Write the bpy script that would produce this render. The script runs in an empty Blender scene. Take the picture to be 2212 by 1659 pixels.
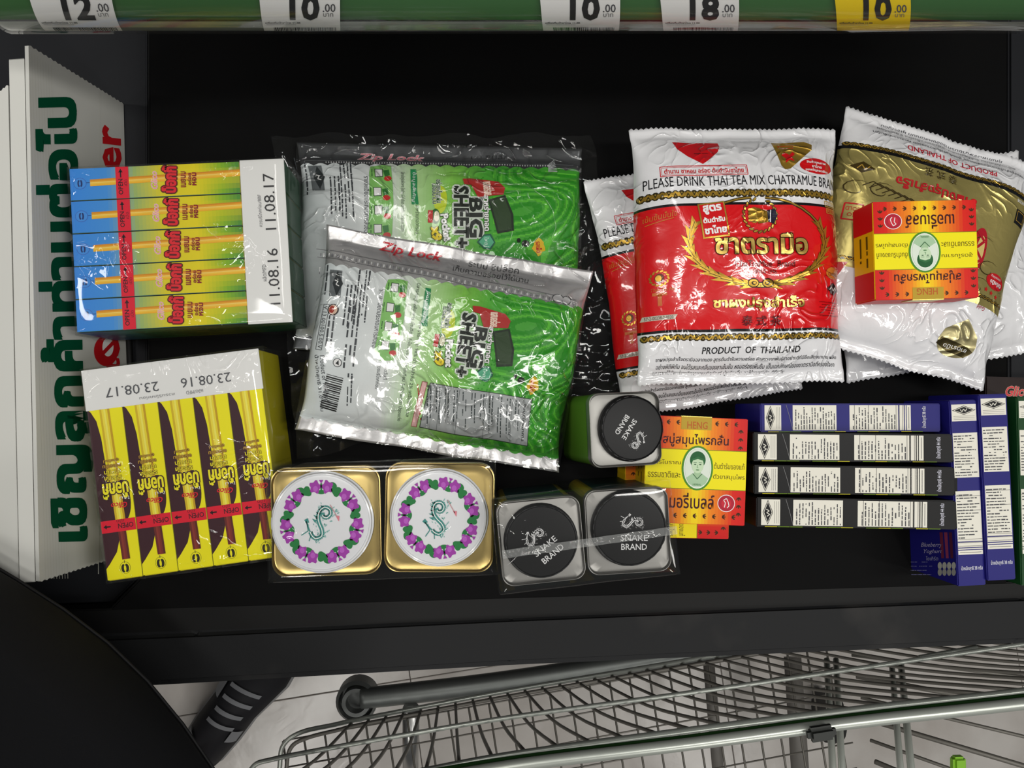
import bpy, bmesh, math, random
from mathutils import Vector, Matrix, noise
from mathutils.geometry import tessellate_polygon
R = random.Random(5)
sc = bpy.context.scene
COL = sc.collection

# ------------------------------------------------------------------ camera, light, exposure
FPX, CX, CY = 1722.0, 1106.0, 829.5
NX, NY, H = 1010.0, 880.0, 0.70            # pixel under the lens, lens height over the belt
n_ = Vector(((NX-CX)/FPX, -(NY-CY)/FPX, -1)).normalized()
zc = -n_
xc = (Vector((1, 0, 0)) - Vector((1, 0, 0)).dot(zc)*zc).normalized()
yc = zc.cross(xc)
CAMR = Matrix((xc, yc, zc))                # camera -> world
cd = bpy.data.cameras.new('camera'); cam = bpy.data.objects.new('camera', cd); COL.objects.link(cam)
cam.matrix_world = Matrix.Translation((0, 0, H)) @ CAMR.to_4x4()
cd.sensor_width = 36; cd.lens = FPX/2212*36; cd.clip_start = 0.01
sc.camera = cam
w = bpy.data.worlds.new('store'); sc.world = w; w.use_nodes = True
w.node_tree.nodes['Background'].inputs[0].default_value = (0.86, 0.93, 1.0, 1)
w.node_tree.nodes['Background'].inputs[1].default_value = 0.17
def lamp(x, y, z, sx, sy, p, tx=0, ty=0):
    l = bpy.data.lights.new('ceiling_tube_light', 'AREA'); l.shape = 'RECTANGLE'; l.size = sx; l.size_y = sy
    l.energy = p; l.color = (1.0, 0.975, 0.93)
    o = bpy.data.objects.new('ceiling_tube_light', l); COL.objects.link(o)
    o.location = (x, y, z)
    d = Vector((tx-x, ty-y, -z)); o.rotation_euler = d.to_track_quat('-Z', 'Y').to_euler()
for (x, y, a) in ((-2.05, 0.35, 48), (1.12, .02, 62), (2.1, -.6, 40), (-0.9, -1.85, 60), (1.2, -1.8, 44), (-.35, .95, 22), (-2.4, -1.0, 26)):
    lamp(x, y, 2.3, .16, 1.25, a)
lamp(-.44, .16, 2.25, .14, .6, 26)
sc.view_settings.view_transform = 'Standard'; sc.view_settings.look = 'None'
sc.view_settings.gamma = 1; sc.view_settings.use_curve_mapping = False
sc.view_settings.exposure = -1.82
sc.cycles.max_bounces = 10; sc.cycles.transparent_max_bounces = 24
sc.cycles.caustics_reflective = False; sc.cycles.caustics_refractive = False

# ------------------------------------------------------------------ helpers
def ray(px, py): return CAMR @ Vector(((px-CX)/FPX, -(py-CY)/FPX, -1))
CAMP = Vector((0, 0, H))
def P(px, py, z=0.0):
    d = ray(px, py); return CAMP + d*((z-H)/d.z)
def lin(c): return c/12.92 if c <= .04045 else ((c+.055)/1.055)**2.4
def hx(s):
    s = s.lstrip('#'); return tuple(lin(int(s[i:i+2], 16)/255) for i in (0, 2, 4))
def mix(a, b, t): return tuple(a[i]+(b[i]-a[i])*t for i in range(3))
def ramp(stops, t):
    if t <= stops[0][0]: return stops[0][1]
    for (a, ca), (b, cb) in zip(stops, stops[1:]):
        if t <= b: return mix(ca, cb, (t-a)/max(b-a, 1e-9))
    return stops[-1][1]
MATS = {}
def mat(name, color=None, rough=.5, metal=0, coat=0, bump=0, bscale=60, bdist=.001, spec=.5, noisec=None, bkind='noise', coatr=.05, croughs=None, coordscale=None):
    """color None = print colour attribute"""
    if name in MATS: return MATS[name]
    m = bpy.data.materials.new(name); m.use_nodes = True; nt = m.node_tree; N = nt.nodes; L = nt.links
    b = N['Principled BSDF']; b.inputs['Roughness'].default_value = rough; b.inputs['Metallic'].default_value = metal
    b.inputs['Coat Weight'].default_value = coat; b.inputs['Coat Roughness'].default_value = coatr
    b.inputs['Specular IOR Level'].default_value = spec
    if color is None:
        a = N.new('ShaderNodeAttribute'); a.attribute_name = 'ink'; L.new(a.outputs['Color'], b.inputs['Base Color'])
    else:
        b.inputs['Base Color'].default_value = (*color, 1)
    tc = N.new('ShaderNodeTexCoord')
    if noisec:
        nz = N.new('ShaderNodeTexNoise'); nz.inputs['Scale'].default_value = noisec[1]; nz.inputs['Detail'].default_value = 6
        L.new(tc.outputs['Object'], nz.inputs['Vector'])
        r = N.new('ShaderNodeValToRGB'); r.color_ramp.elements[0].position = noisec[2]; r.color_ramp.elements[1].position = noisec[3]
        r.color_ramp.elements[0].color = (*color, 1); r.color_ramp.elements[1].color = (*noisec[0], 1)
        L.new(nz.outputs['Fac'], r.inputs['Fac']); L.new(r.outputs['Color'], b.inputs['Base Color'])
    if bump:
        def mk(scale, kind):
            if kind == 'crease':
                t = N.new('ShaderNodeTexNoise'); t.inputs['Scale'].default_value = scale; t.inputs['Detail'].default_value = 1.2; t.inputs['Distortion'].default_value = 2.2
                L.new(tc.outputs['Object'], t.inputs['Vector'])
                def mt(op, a, bv):
                    q = N.new('ShaderNodeMath'); q.operation = op; L.new(a, q.inputs[0])
                    if bv is not None: q.inputs[1].default_value = bv
                    return q.outputs[0]
                e = mt('EXPONENT', mt('MULTIPLY', mt('ABSOLUTE', mt('SUBTRACT', t.outputs['Fac'], .5), None), -16), None)
                t2 = N.new('ShaderNodeTexNoise'); t2.inputs['Scale'].default_value = scale*.45; L.new(tc.outputs['Object'], t2.inputs['Vector'])
                mr = N.new('ShaderNodeMapRange'); mr.inputs[1].default_value = .42; mr.inputs[2].default_value = .62; L.new(t2.outputs['Fac'], mr.inputs[0])
                mu = N.new('ShaderNodeMath'); mu.operation = 'MULTIPLY'; L.new(e, mu.inputs[0]); L.new(mr.outputs[0], mu.inputs[1]); return mu.outputs[0]
            if kind == 'noise':
                t = N.new('ShaderNodeTexNoise'); t.inputs['Scale'].default_value = scale; t.inputs['Detail'].default_value = 3
                t.inputs['Distortion'].default_value = 1.2; out = t.outputs['Fac']
            else:
                t0 = N.new('ShaderNodeTexNoise'); t0.inputs['Scale'].default_value = scale*.5; t0.inputs['Detail'].default_value = 1
                L.new(tc.outputs['Object'], t0.inputs['Vector'])
                vm = N.new('ShaderNodeVectorMath'); vm.operation = 'MULTIPLY_ADD'
                L.new(t0.outputs['Color'], vm.inputs[0]); vm.inputs[1].default_value = (.6/scale,)*3; L.new(tc.outputs['Object'], vm.inputs[2])
                t = N.new('ShaderNodeTexVoronoi'); t.feature = 'SMOOTH_F1'; t.inputs['Smoothness'].default_value = .35
                t.inputs['Scale'].default_value = scale; L.new(vm.outputs[0], t.inputs['Vector']); return t.outputs['Distance']
            L.new(tc.outputs['Object'], t.inputs['Vector']); return out
        bp = N.new('ShaderNodeBump'); bp.inputs['Strength'].default_value = bump; bp.inputs['Distance'].default_value = bdist
        L.new(mk(bscale, bkind), bp.inputs['Height'])
        bp2 = N.new('ShaderNodeBump'); bp2.inputs['Strength'].default_value = bump*.6; bp2.inputs['Distance'].default_value = bdist*.35
        L.new(mk(bscale*3.1, 'noise'), bp2.inputs['Height']); L.new(bp.outputs[0], bp2.inputs['Normal'])
        L.new(bp2.outputs[0], b.inputs['Normal'])
        if coat: L.new(bp2.outputs[0], b.inputs['Coat Normal'])
    MATS[name] = m; return m
def film(name, bscale=45, bdist=.003, strength=1.0, ior=1.5, tint=(1, 1, 1), rough=.06, haze=0.015, bandscale=None, patch=(.45, .62), cap=.45, sharp=26):
    if name in MATS: return MATS[name]
    m = bpy.data.materials.new(name); m.use_nodes = True; nt = m.node_tree; N = nt.nodes; L = nt.links
    N.clear(); out = N.new('ShaderNodeOutputMaterial'); tr = N.new('ShaderNodeBsdfTransparent'); tr.inputs[0].default_value = (*tint, 1)
    gl = N.new('ShaderNodeBsdfGlossy'); gl.inputs['Roughness'].default_value = rough
    df = N.new('ShaderNodeBsdfDiffuse'); df.inputs[0].default_value = (.8, .82, .8, 1)
    fr = N.new('ShaderNodeFresnel'); fr.inputs['IOR'].default_value = ior
    tc = N.new('ShaderNodeTexCoord'); mp = N.new('ShaderNodeMapping'); mp.inputs['Scale'].default_value = (1, 1.0, 1)
    if bandscale: mp.inputs['Scale'].default_value = bandscale
    L.new(tc.outputs['Object'], mp.inputs['Vector'])
    t = N.new('ShaderNodeTexNoise'); t.inputs['Scale'].default_value = bscale; t.inputs['Detail'].default_value = 1.5; t.inputs['Distortion'].default_value = 2.0
    L.new(mp.outputs[0], t.inputs['Vector'])
    # folds: thin ridges where the noise crosses its mean
    sb = N.new('ShaderNodeMath'); sb.operation = 'SUBTRACT'; L.new(t.outputs['Fac'], sb.inputs[0]); sb.inputs[1].default_value = .5
    ab = N.new('ShaderNodeMath'); ab.operation = 'ABSOLUTE'; L.new(sb.outputs[0], ab.inputs[0])
    bp = N.new('ShaderNodeBump'); bp.inputs['Strength'].default_value = strength; bp.inputs['Distance'].default_value = bdist
    t2 = N.new('ShaderNodeTexNoise'); t2.inputs['Scale'].default_value = bscale*.55; t2.inputs['Detail'].default_value = 0; L.new(tc.outputs['Object'], t2.inputs['Vector'])
    mr = N.new('ShaderNodeMapRange'); mr.inputs[1].default_value = patch[0]; mr.inputs[2].default_value = patch[1]; L.new(t2.outputs['Fac'], mr.inputs[0])
    m9 = N.new('ShaderNodeMath'); m9.operation = 'MULTIPLY'; m9.inputs[1].default_value = -sharp; L.new(ab.outputs[0], m9.inputs[0]); ex = N.new('ShaderNodeMath'); ex.operation = 'EXPONENT'; L.new(m9.outputs[0], ex.inputs[0])
    mu = N.new('ShaderNodeMath'); mu.operation = 'MULTIPLY'; L.new(ex.outputs[0], mu.inputs[0]); L.new(mr.outputs[0], mu.inputs[1])
    L.new(mu.outputs[0], bp.inputs['Height'])
    for nd in (gl, fr): L.new(bp.outputs[0], nd.inputs['Normal'])
    m1 = N.new('ShaderNodeMixShader'); m1.inputs[0].default_value = haze; L.new(tr.outputs[0], m1.inputs[1]); L.new(df.outputs[0], m1.inputs[2])
    m2 = N.new('ShaderNodeMixShader'); mn = N.new('ShaderNodeMath'); mn.operation = 'MINIMUM'; mn.inputs[1].default_value = cap; L.new(fr.outputs[0], mn.inputs[0]); L.new(mn.outputs[0], m2.inputs[0]); L.new(m1.outputs[0], m2.inputs[1]); L.new(gl.outputs[0], m2.inputs[2])
    L.new(m2.outputs[0], out.inputs[0]); MATS[name] = m; return m

def link(name, me, mats, parent=None, smooth=False):
    o = bpy.data.objects.new(name, me); COL.objects.link(o)
    for m in (mats if isinstance(mats, (list, tuple)) else [mats]): me.materials.append(m)
    if smooth: me.shade_smooth()
    if parent: o.parent = parent
    return o
def mesh(name, vs, fs, m, parent=None, smooth=False, cols=None, mi=None):
    me = bpy.data.meshes.new(name); me.from_pydata([tuple(v) for v in vs], [], fs); me.update()
    o = link(name, me, m, parent, smooth)
    if cols: ink(me, cols)
    if mi: me.polygons.foreach_set('material_index', mi)
    return o
def ink(me, cols):
    a = me.color_attributes.new('ink', 'FLOAT_COLOR', 'CORNER'); buf = []
    for p, c in zip(me.polygons, cols):
        for _ in range(p.loop_total): buf += [c[0], c[1], c[2], 1]
    a.data.foreach_set('color', buf)
def empty(name, M, label, cat, group=None):
    o = bpy.data.objects.new(name, None); COL.objects.link(o); o.empty_display_size = .02
    o.matrix_world = M; return tag(o, label, cat, group)
def tag(o, label, cat, group=None, kind=None):
    o['label'] = label; o['category'] = cat
    if group: o['group'] = group
    if kind: o['kind'] = kind
    return o
class Frame:
    """a plane in the world: quad in photo pixels (tl,tr,br,bl as seen) at height z, or three world points"""
    def __init__(s, quad=None, z=0, pts=None, base=0.0):
        if pts: tl, tr, br, bl = [Vector(p) for p in pts]
        else: tl, tr, br, bl = [P(x, y, z) for x, y in quad]
        s.c = (tl+tr+br+bl)/4
        ex = ((tr-tl)+(br-bl)).normalized(); ey0 = ((tl-bl)+(tr-br))
        s.n = ex.cross(ey0).normalized(); ey = s.n.cross(ex)
        s.ex, s.ey = ex, ey
        s.w = ((tr-tl).length+(br-bl).length)/2; s.h = ((tl-bl).length+(tr-br).length)/2
        s.drop = s.c.z-base if quad else 0
        s.o = s.c - s.n*s.drop if quad else s.c      # empty sits at the base
        s.M = Matrix.Translation(s.o) @ Matrix((ex, ey, s.n)).transposed().to_4x4()
    def l(s, px, py):
        d = ray(px, py); t = (s.c-CAMP).dot(s.n)/d.dot(s.n); q = CAMP+d*t-s.c
        return q.dot(s.ex), q.dot(s.ey)
GC = {}
def glyphs(body, bold, shear):
    k = (body, bold, shear)
    if k not in GC:
        c = bpy.data.curves.new('t', 'FONT'); c.body = body; c.resolution_u = 2; c.offset = bold; c.shear = shear
        o = bpy.data.objects.new('t', c); COL.objects.link(o); bpy.context.view_layer.update()
        ev = o.evaluated_get(bpy.context.evaluated_depsgraph_get()); me = ev.to_mesh()
        vs = [(v.co.x, v.co.y) for v in me.vertices]; fs = [tuple(p.vertices) for p in me.polygons]
        ev.to_mesh_clear(); bpy.data.objects.remove(o); bpy.data.curves.remove(c)
        xs = [v[0] for v in vs] or [0, 1]; ys = [v[1] for v in vs] or [0, 1]
        GC[k] = (vs, fs, min(xs), max(xs), min(ys), max(ys))
    return GC[k]
class Cv:
    """collects flat print (drawn in whatever 2D units conv understands) and lays it on a surface"""
    def __init__(s, conv, surf, flip=-1, lift=.00008, maxedge=None):
        s.conv, s.surf, s.flip, s.lift, s.me = conv, surf, flip, lift, maxedge
        s.v, s.f, s.c, s.m = [], [], [], []
    def tri(s, pts, tris, col, L, m=0):
        q = [s.conv(*p) for p in pts]
        if s.me:
            T = [tuple(t) for t in tris]; out = []; mid = {}
            while T:
                a, b, c = T.pop()
                e = [((q[i][0]-q[j][0])**2+(q[i][1]-q[j][1])**2, i, j, k) for i, j, k in ((a, b, c), (b, c, a), (c, a, b))]
                d, i, j, k = max(e)
                if d > s.me**2:
                    kk = (min(i, j), max(i, j))
                    if kk not in mid: mid[kk] = len(q); q.append(((q[i][0]+q[j][0])/2, (q[i][1]+q[j][1])/2))
                    n = mid[kk]; T += [(i, n, k), (n, j, k)]
                else: out.append((a, b, c))
            tris = out
        b = len(s.v)
        s.v += [s.surf(x, y, s.lift*L) for x, y in q]
        for t in tris:
            a0, a1, a2 = (q[i] for i in t[:3])
            if (a1[0]-a0[0])*(a2[1]-a0[1])-(a1[1]-a0[1])*(a2[0]-a0[0]) < 0: t = tuple(reversed(t))
            s.f.append(tuple(b+i for i in t)); s.c.append(col); s.m.append(m)
    def poly(s, pts, col, L=1, m=0):
        tr = tessellate_polygon([[Vector((x, y, 0)) for x, y in pts]]); s.tri(pts, tr, col, L, m)
    def rect(s, x0, y0, x1, y1, col, L=1, m=0): s.poly([(x0, y0), (x1, y0), (x1, y1), (x0, y1)], col, L, m)
    def grad(s, x0, y0, x1, y1, nx, ny, fn, L=1, m=0):
        for i in range(nx):
            for j in range(ny):
                a, b = x0+(x1-x0)*i/nx, x0+(x1-x0)*(i+1)/nx; c, d = y0+(y1-y0)*j/ny, y0+(y1-y0)*(j+1)/ny
                s.tri([(a, c), (b, c), (b, d), (a, d)], [(0, 1, 2), (0, 2, 3)], fn((i+.5)/nx, (j+.5)/ny), L, m)
    def ell(s, cx, cy, rx, ry, col, L=1, n=28, rot=0, m=0):
        r = math.radians(rot); cr, sr = math.cos(r), math.sin(r)
        s.poly([(cx+rx*math.cos(t)*cr-ry*math.sin(t)*sr, cy+rx*math.cos(t)*sr+ry*math.sin(t)*cr) for t in [2*math.pi*i/n for i in range(n)]], col, L, m)
    def line(s, pts, w, col, L=1, m=0, taper=False):
        n = len(pts)
        for i in range(n-1):
            (x0, y0), (x1, y1) = pts[i], pts[i+1]; d = math.hypot(x1-x0, y1-y0) or 1e-9
            wa = w*(math.sin(math.pi*(i+.2)/(n-.6)) if taper else 1); wb = w*(math.sin(math.pi*(i+1.2)/(n-.6)) if taper else 1)
            nx, ny = -(y1-y0)/d/2, (x1-x0)/d/2
            s.tri([(x0+nx*wa, y0+ny*wa), (x1+nx*wb, y1+ny*wb), (x1-nx*wb, y1-ny*wb), (x0-nx*wa, y0-ny*wa)], [(0, 1, 2), (0, 2, 3)], col, L, m)
    def frame(s, x0, y0, x1, y1, w, col, L=1):
        s.line([(x0, y0), (x1, y0)], w, col, L); s.line([(x1, y0), (x1, y1)], w, col, L); s.line([(x1, y1), (x0, y1)], w, col, L); s.line([(x0, y1), (x0, y0)], w, col, L)
    def text(s, body, cx, cy, h, col, L=2, rot=0, w=None, bold=0, shear=0, m=0, outline=None):
        """h = height of the whole text, w = width it is fitted to, rot = counterclockwise degrees as seen"""
        b0 = min(bold, .02); g = glyphs(body, b0, shear); x0, x1, y0, y1 = g[2:]; em = h/(y1-y0)
        def spread(rad, c_, L_, n):
            for k in range(n):
                a = 2*math.pi*(k+.5)/n; s._t(g, (x0, x1, y0, y1), cx+rad*math.cos(a), cy+rad*math.sin(a), h, w, c_, L_+k*.03, rot, m)
        if outline: spread((max(0, bold-b0)+outline[1])*em, outline[0], L-1.4, 8)
        if bold > .025: spread((bold-b0)*em, col, L, 4)
        else: s._t(g, (x0, x1, y0, y1), cx, cy, h, w, col, L, rot, m)
    def _t(s, g, bb, cx, cy, h, w, col, L, rot, m):
        vs, fs = g[0], g[1]; x0, x1, y0, y1 = bb
        sy = h/(y1-y0); sx = w/(x1-x0) if w else sy
        r = math.radians(rot); cr, sr = math.cos(r), math.sin(r); mx, my = (x0+x1)/2, (y0+y1)/2
        pts = []
        for x, y in vs:
            a, b = (x-mx)*sx, (y-my)*sy; pts.append((cx+a*cr-b*sr, cy+s.flip*(a*sr+b*cr)))
        s.tri(pts, fs, col, L, m)
    def micro(s, cx, cy, w, h, rows, col, L=2, rot=0, fill=.9, rag=.25, seed=1):
        """illegibly small print: rows of uneven dashes"""
        q = random.Random(seed); r = math.radians(rot); cr, sr = math.cos(r), math.sin(r)
        for i in range(rows):
            y = -h/2+(i+.5)*h/rows; th = h/rows*.42; x = -w/2; end = w/2-w*rag*q.random()
            while x < end:
                d = min(q.uniform(.5, 2.6)*th*2, end-x)
                if q.random() < fill:
                    y0 = y-th*q.uniform(.3, .55); y1 = y+th*q.uniform(.3, .55)
                    s.poly([(cx+a*cr+b*sr, cy-a*sr+b*cr) if s.flip < 0 else (cx+a*cr-b*sr, cy+a*sr+b*cr) for a, b in ((x, y0), (x+d, y0), (x+d, y1), (x, y1))], col, L)
                x += d+th*q.uniform(.3, .8)
    def build(s, name, mats, parent=None, smooth=False):
        return mesh(name, s.v, s.f, mats, parent, smooth, s.c, s.m)

def boxmesh(name, w, d, h, m, parent=None, bev=.0008, loc=(0, 0, 0), seg=2, M=None, cols=None):
    bm = bmesh.new(); bmesh.ops.create_cube(bm, size=1, matrix=Matrix.Translation((loc[0], loc[1], loc[2]+h/2)) @ Matrix.Diagonal((w, d, h, 1)))
    if bev: bmesh.ops.bevel(bm, geom=bm.edges[:], offset=bev, segments=seg, affect='EDGES')
    if M: bm.transform(M)
    me = bpy.data.meshes.new(name); bm.to_mesh(me); bm.free(); o = link(name, me, m, parent)
    if cols: ink(me, [cols(p.center, p.normal) for p in me.polygons])
    return o
def rrect(w, h, r, n=6):
    out = []
    for cx, cy, a0 in ((w/2-r, h/2-r, 0), (-w/2+r, h/2-r, 90), (-w/2+r, -h/2+r, 180), (w/2-r, -h/2+r, 270)):
        for i in range(n+1):
            a = math.radians(a0+90*i/n); out.append((cx+r*math.cos(a), cy+r*math.sin(a)))
    return out
def loft(name, rings, m, parent=None, cap0=True, cap1=True, smooth=True):
    n = len(rings[0]); vs = [v for r in rings for v in r]; fs = []
    for k in range(len(rings)-1):
        for i in range(n):
            j = (i+1) % n; fs.append((k*n+i, k*n+j, (k+1)*n+j, (k+1)*n+i))
    if cap0: fs.append(tuple(reversed(range(n))))
    if cap1: fs.append(tuple((len(rings)-1)*n+i for i in range(n)))
    o = mesh(name, vs, fs, m, parent, smooth)
    if smooth: o.data.set_sharp_from_angle(angle=math.radians(35))
    return o
def ringz(shape, z, s=1.0): return [(x*s, y*s, z) for x, y in shape]
def tube(name, pts, r, m, parent=None, n=8, taper=None):
    pts = [Vector(p) for p in pts]; vs, fs = [], []; up = Vector((0, 0, 1)); prev = None
    for i, p in enumerate(pts):
        t = (pts[min(i+1, len(pts)-1)]-pts[max(i-1, 0)]).normalized()
        if prev is None: a = t.cross(up if abs(t.z) < .9 else Vector((1, 0, 0))).normalized()
        else: a = (prev-t*prev.dot(t)).normalized()
        prev = a; b = t.cross(a); rr = r if not taper else r*(1+(taper-1)*i/(len(pts)-1))
        vs += [p+(a*math.cos(2*math.pi*k/n)+b*math.sin(2*math.pi*k/n))*rr for k in range(n)]
    for i in range(len(pts)-1):
        for k in range(n):
            j = (k+1) % n; fs.append((i*n+k, i*n+j, (i+1)*n+j, (i+1)*n+k))
    fs.append(tuple(reversed(range(n)))); fs.append(tuple((len(pts)-1)*n+k for k in range(n)))
    return mesh(name, vs, fs, m, parent, True)
def smoothpath(ctrl, n=8):
    c = [Vector(p) for p in ctrl]; c = [c[0]*2-c[1]]+c+[c[-1]*2-c[-2]]; out = []
    for i in range(1, len(c)-2):
        for k in range(n):
            t = k/n; a, b, d, e = c[i-1], c[i], c[i+1], c[i+2]
            out.append(.5*((2*b)+(d-a)*t+(2*a-5*b+4*d-e)*t*t+(3*b-a-3*d+e)*t**3))
    out.append(c[-2]); return out
W_ = hx('f0f0ee'); K_ = hx('101012'); RED = hx('c81018'); GOLD = hx('b08a35'); YEL = hx('f5e614'); CRM = hx('ece9dc')

# ------------------------------------------------------------------ materials
M_belt = mat('belt_rubber', (.0032, .0032, .0034), .75, bump=.25, bscale=220, bdist=.0004, spec=.10)
M_bed = mat('counter_steel_plate', (.014, .015, .018), .6, bump=.15, bscale=300, bdist=.0003, spec=.2)
M_ledge = mat('ledge_plastic', (.0095, .010, .011), .6, bump=.2, bscale=150, bdist=.0004, spec=.22, noisec=((.035, .033, .031), 7, .55, .74))
M_inset = mat('ledge_inner', (.004, .004, .004), .6, spec=.25)
M_floor = mat('floor_tile', (.50, .465, .43), .22, bump=.12, bscale=14, bdist=.004, noisec=((.62, .59, .555), 7, .38, .62))
M_joint = mat('tile_joint', (.46, .43, .40), .7)
M_paper = mat('carton_print', None, .45, coat=.03, coatr=.25, spec=.16, bump=.06, bscale=30, bdist=.001)
M_gloss = mat('pouch_print', None, .30, coat=1.0, coatr=.06, spec=.3, bump=.85, bscale=26, bdist=.0014, bkind='crease')
M_foil = mat('foil_print', None, .30, metal=.7, bump=.8, bscale=22, bdist=.0024, bkind='crease')
M_silver = mat('silver_foil', None, .27, metal=.6, bump=.35, bscale=30, bdist=.0012)
M_matte = mat('ink_on_plastic', None, .5, spec=.2)
M_white = mat('corrugated_plastic', (.60, .60, .56), .42, bump=.05, bscale=20)
M_goldtin = mat('brushed_gold_tin', (.46, .345, .13), .30, metal=1, bump=.05, bscale=60, bdist=.0004)
M_siltin = mat('satin_silver_tin', (.27, .265, .25), .42, metal=.9, bump=.05, bscale=60, bdist=.0004)
M_blackcap = mat('black_cap', (.004, .004, .0045), .4, spec=.2)
M_whitecap = mat('white_enamel', (.78, .79, .81), .22, coat=.3)
M_chrome = mat('chrome_wire', (.50, .53, .48), .3, metal=.45)
M_wire = mat('zinc_wire', (.17, .16, .14), .45, metal=.3)
M_rail = mat('grey_rail_plastic', (.22, .25, .22), .3, coat=.5)
M_green = mat('green_plastic', (.03, .10, .025), .3, coat=.4)
M_lime = mat('lime_plastic', (.22, .50, .02), .4)
M_film = film('shrink_film', 30, .0013, cap=.12, rough=.05, patch=(.48, .66))
M_tinfilm = film('tin_film', 26, .0006, haze=.01, patch=(.52, .7), cap=.14)
M_bagfilm = film('clear_bag_film', 19, .0022, ior=1.5, haze=.01, patch=(.40, .58), rough=.05, sharp=22)
M_tape = mat('clear_tape_seam', (.5, .5, .5), .2)
M_black = mat('black_cloth', (.0055, .006, .008), .8, bump=.25, bscale=500, bdist=.0004, spec=.25)
M_seam = mat('black_thread', (.004, .004, .005), .7)
M_skin = mat('skin', (.30, .15, .09), .5, bump=.1, bscale=90)
M_hair = mat('dark_hair', (.012, .009, .008), .45)

# ------------------------------------------------------------------ setting: belt, counter, floor
def slab(name, quad, z0, z1, m, parent=None, bev=.002):
    """quad in photo pixels, all on the plane z1; extruded down to z0"""
    top = [P(x, y, z1) for x, y in quad]; bm = bmesh.new()
    a = [bm.verts.new(p) for p in top]; b = [bm.verts.new((p.x, p.y, z0)) for p in top]
    n = len(a); bm.faces.new(list(reversed(a))); bm.faces.new(b)
    for i in range(n): bm.faces.new((a[i], a[(i+1) % n], b[(i+1) % n], b[i]))
    bmesh.ops.recalc_face_normals(bm, faces=bm.faces)
    if bev: bmesh.ops.bevel(bm, geom=bm.edges[:], offset=bev, segments=3, affect='EDGES')
    me = bpy.data.meshes.new(name); bm.to_mesh(me); bm.free(); return link(name, me, m, parent)
counter = empty('checkout_counter', Matrix.Identity(4), 'black checkout counter with a moving belt set into it and a raised front ledge', 'counter')
slab('belt', [(320, -60), (2178, -60), (2178, 1352), (200, 1352), (320, 1230)], -.012, 0, M_belt, counter)
slab('bed_plate', [(-500, -140), (3200, -140), (3200, 1380), (-500, 1380)], -.060, -.0315, M_bed, counter)
slab('belt_frame', [(318, -62), (2180, -62), (2180, 1353), (198, 1353), (318, 1232)], -.031, -.0122, M_inset, counter)
slab('side_plate', [(-500, -120), (319, -120), (319, 1228), (196, 1352), (-500, 1352)], -.0312, -.030, M_bed, counter)
slab('side_plate', [(2180, -120), (3200, -120), (3200, 1340), (2180, 1352)], -.012, -.001, M_bed, counter)
slab('ledge_groove', [(-600, 1340), (3300, 1225), (3300, 1262), (-600, 1400)], -.02, .0005, M_inset, counter, .001)
slab('front_ledge', [(-600, 1402), (420, 1361), (1106, 1328), (2212, 1284), (3300, 1240), (3300, 1345), (2212, 1393), (1106, 1441), (350, 1484), (-600, 1530)], -.12, .006, M_ledge, counter, .006)
slab('counter_body', [(-480, -100), (3100, -100), (3100, 1250), (-480, 1350)], -.80, -.061, M_bed, counter)
# floor: tiles as pieces on a joint bed
fl = mesh('floor', [(-4, -4, -.856), (4, -4, -.856), (4, 4, -.856), (-4, 4, -.856)], [(0, 1, 2, 3)], M_joint); fl['kind'] = 'structure'
def tiles():
    TS = .60; bm = bmesh.new(); bmesh.ops.create_cube(bm, size=1, matrix=Matrix.Translation((0, 0, -.0025)) @ Matrix.Diagonal((TS-.0015, TS-.0015, .005, 1)))
    bmesh.ops.bevel(bm, geom=[e for e in bm.edges if all(v.co.z > -.001 for v in e.verts)], offset=.001, segments=1, affect='EDGES')
    me = bpy.data.meshes.new('floor_tile'); bm.to_mesh(me); bm.free(); me.materials.append(M_floor)
    for i in range(-3, 5):
        for j in range(-3, 2):
            o = bpy.data.objects.new('floor_tile', me); COL.objects.link(o); o.parent = fl
            o.rotation_euler.z = math.radians(8); v = Matrix.Rotation(math.radians(8), 3, 'Z') @ Vector((i*TS+.12, j*TS-.2, 0)); o.location = (v.x, v.y, -.850)
tiles()

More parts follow.
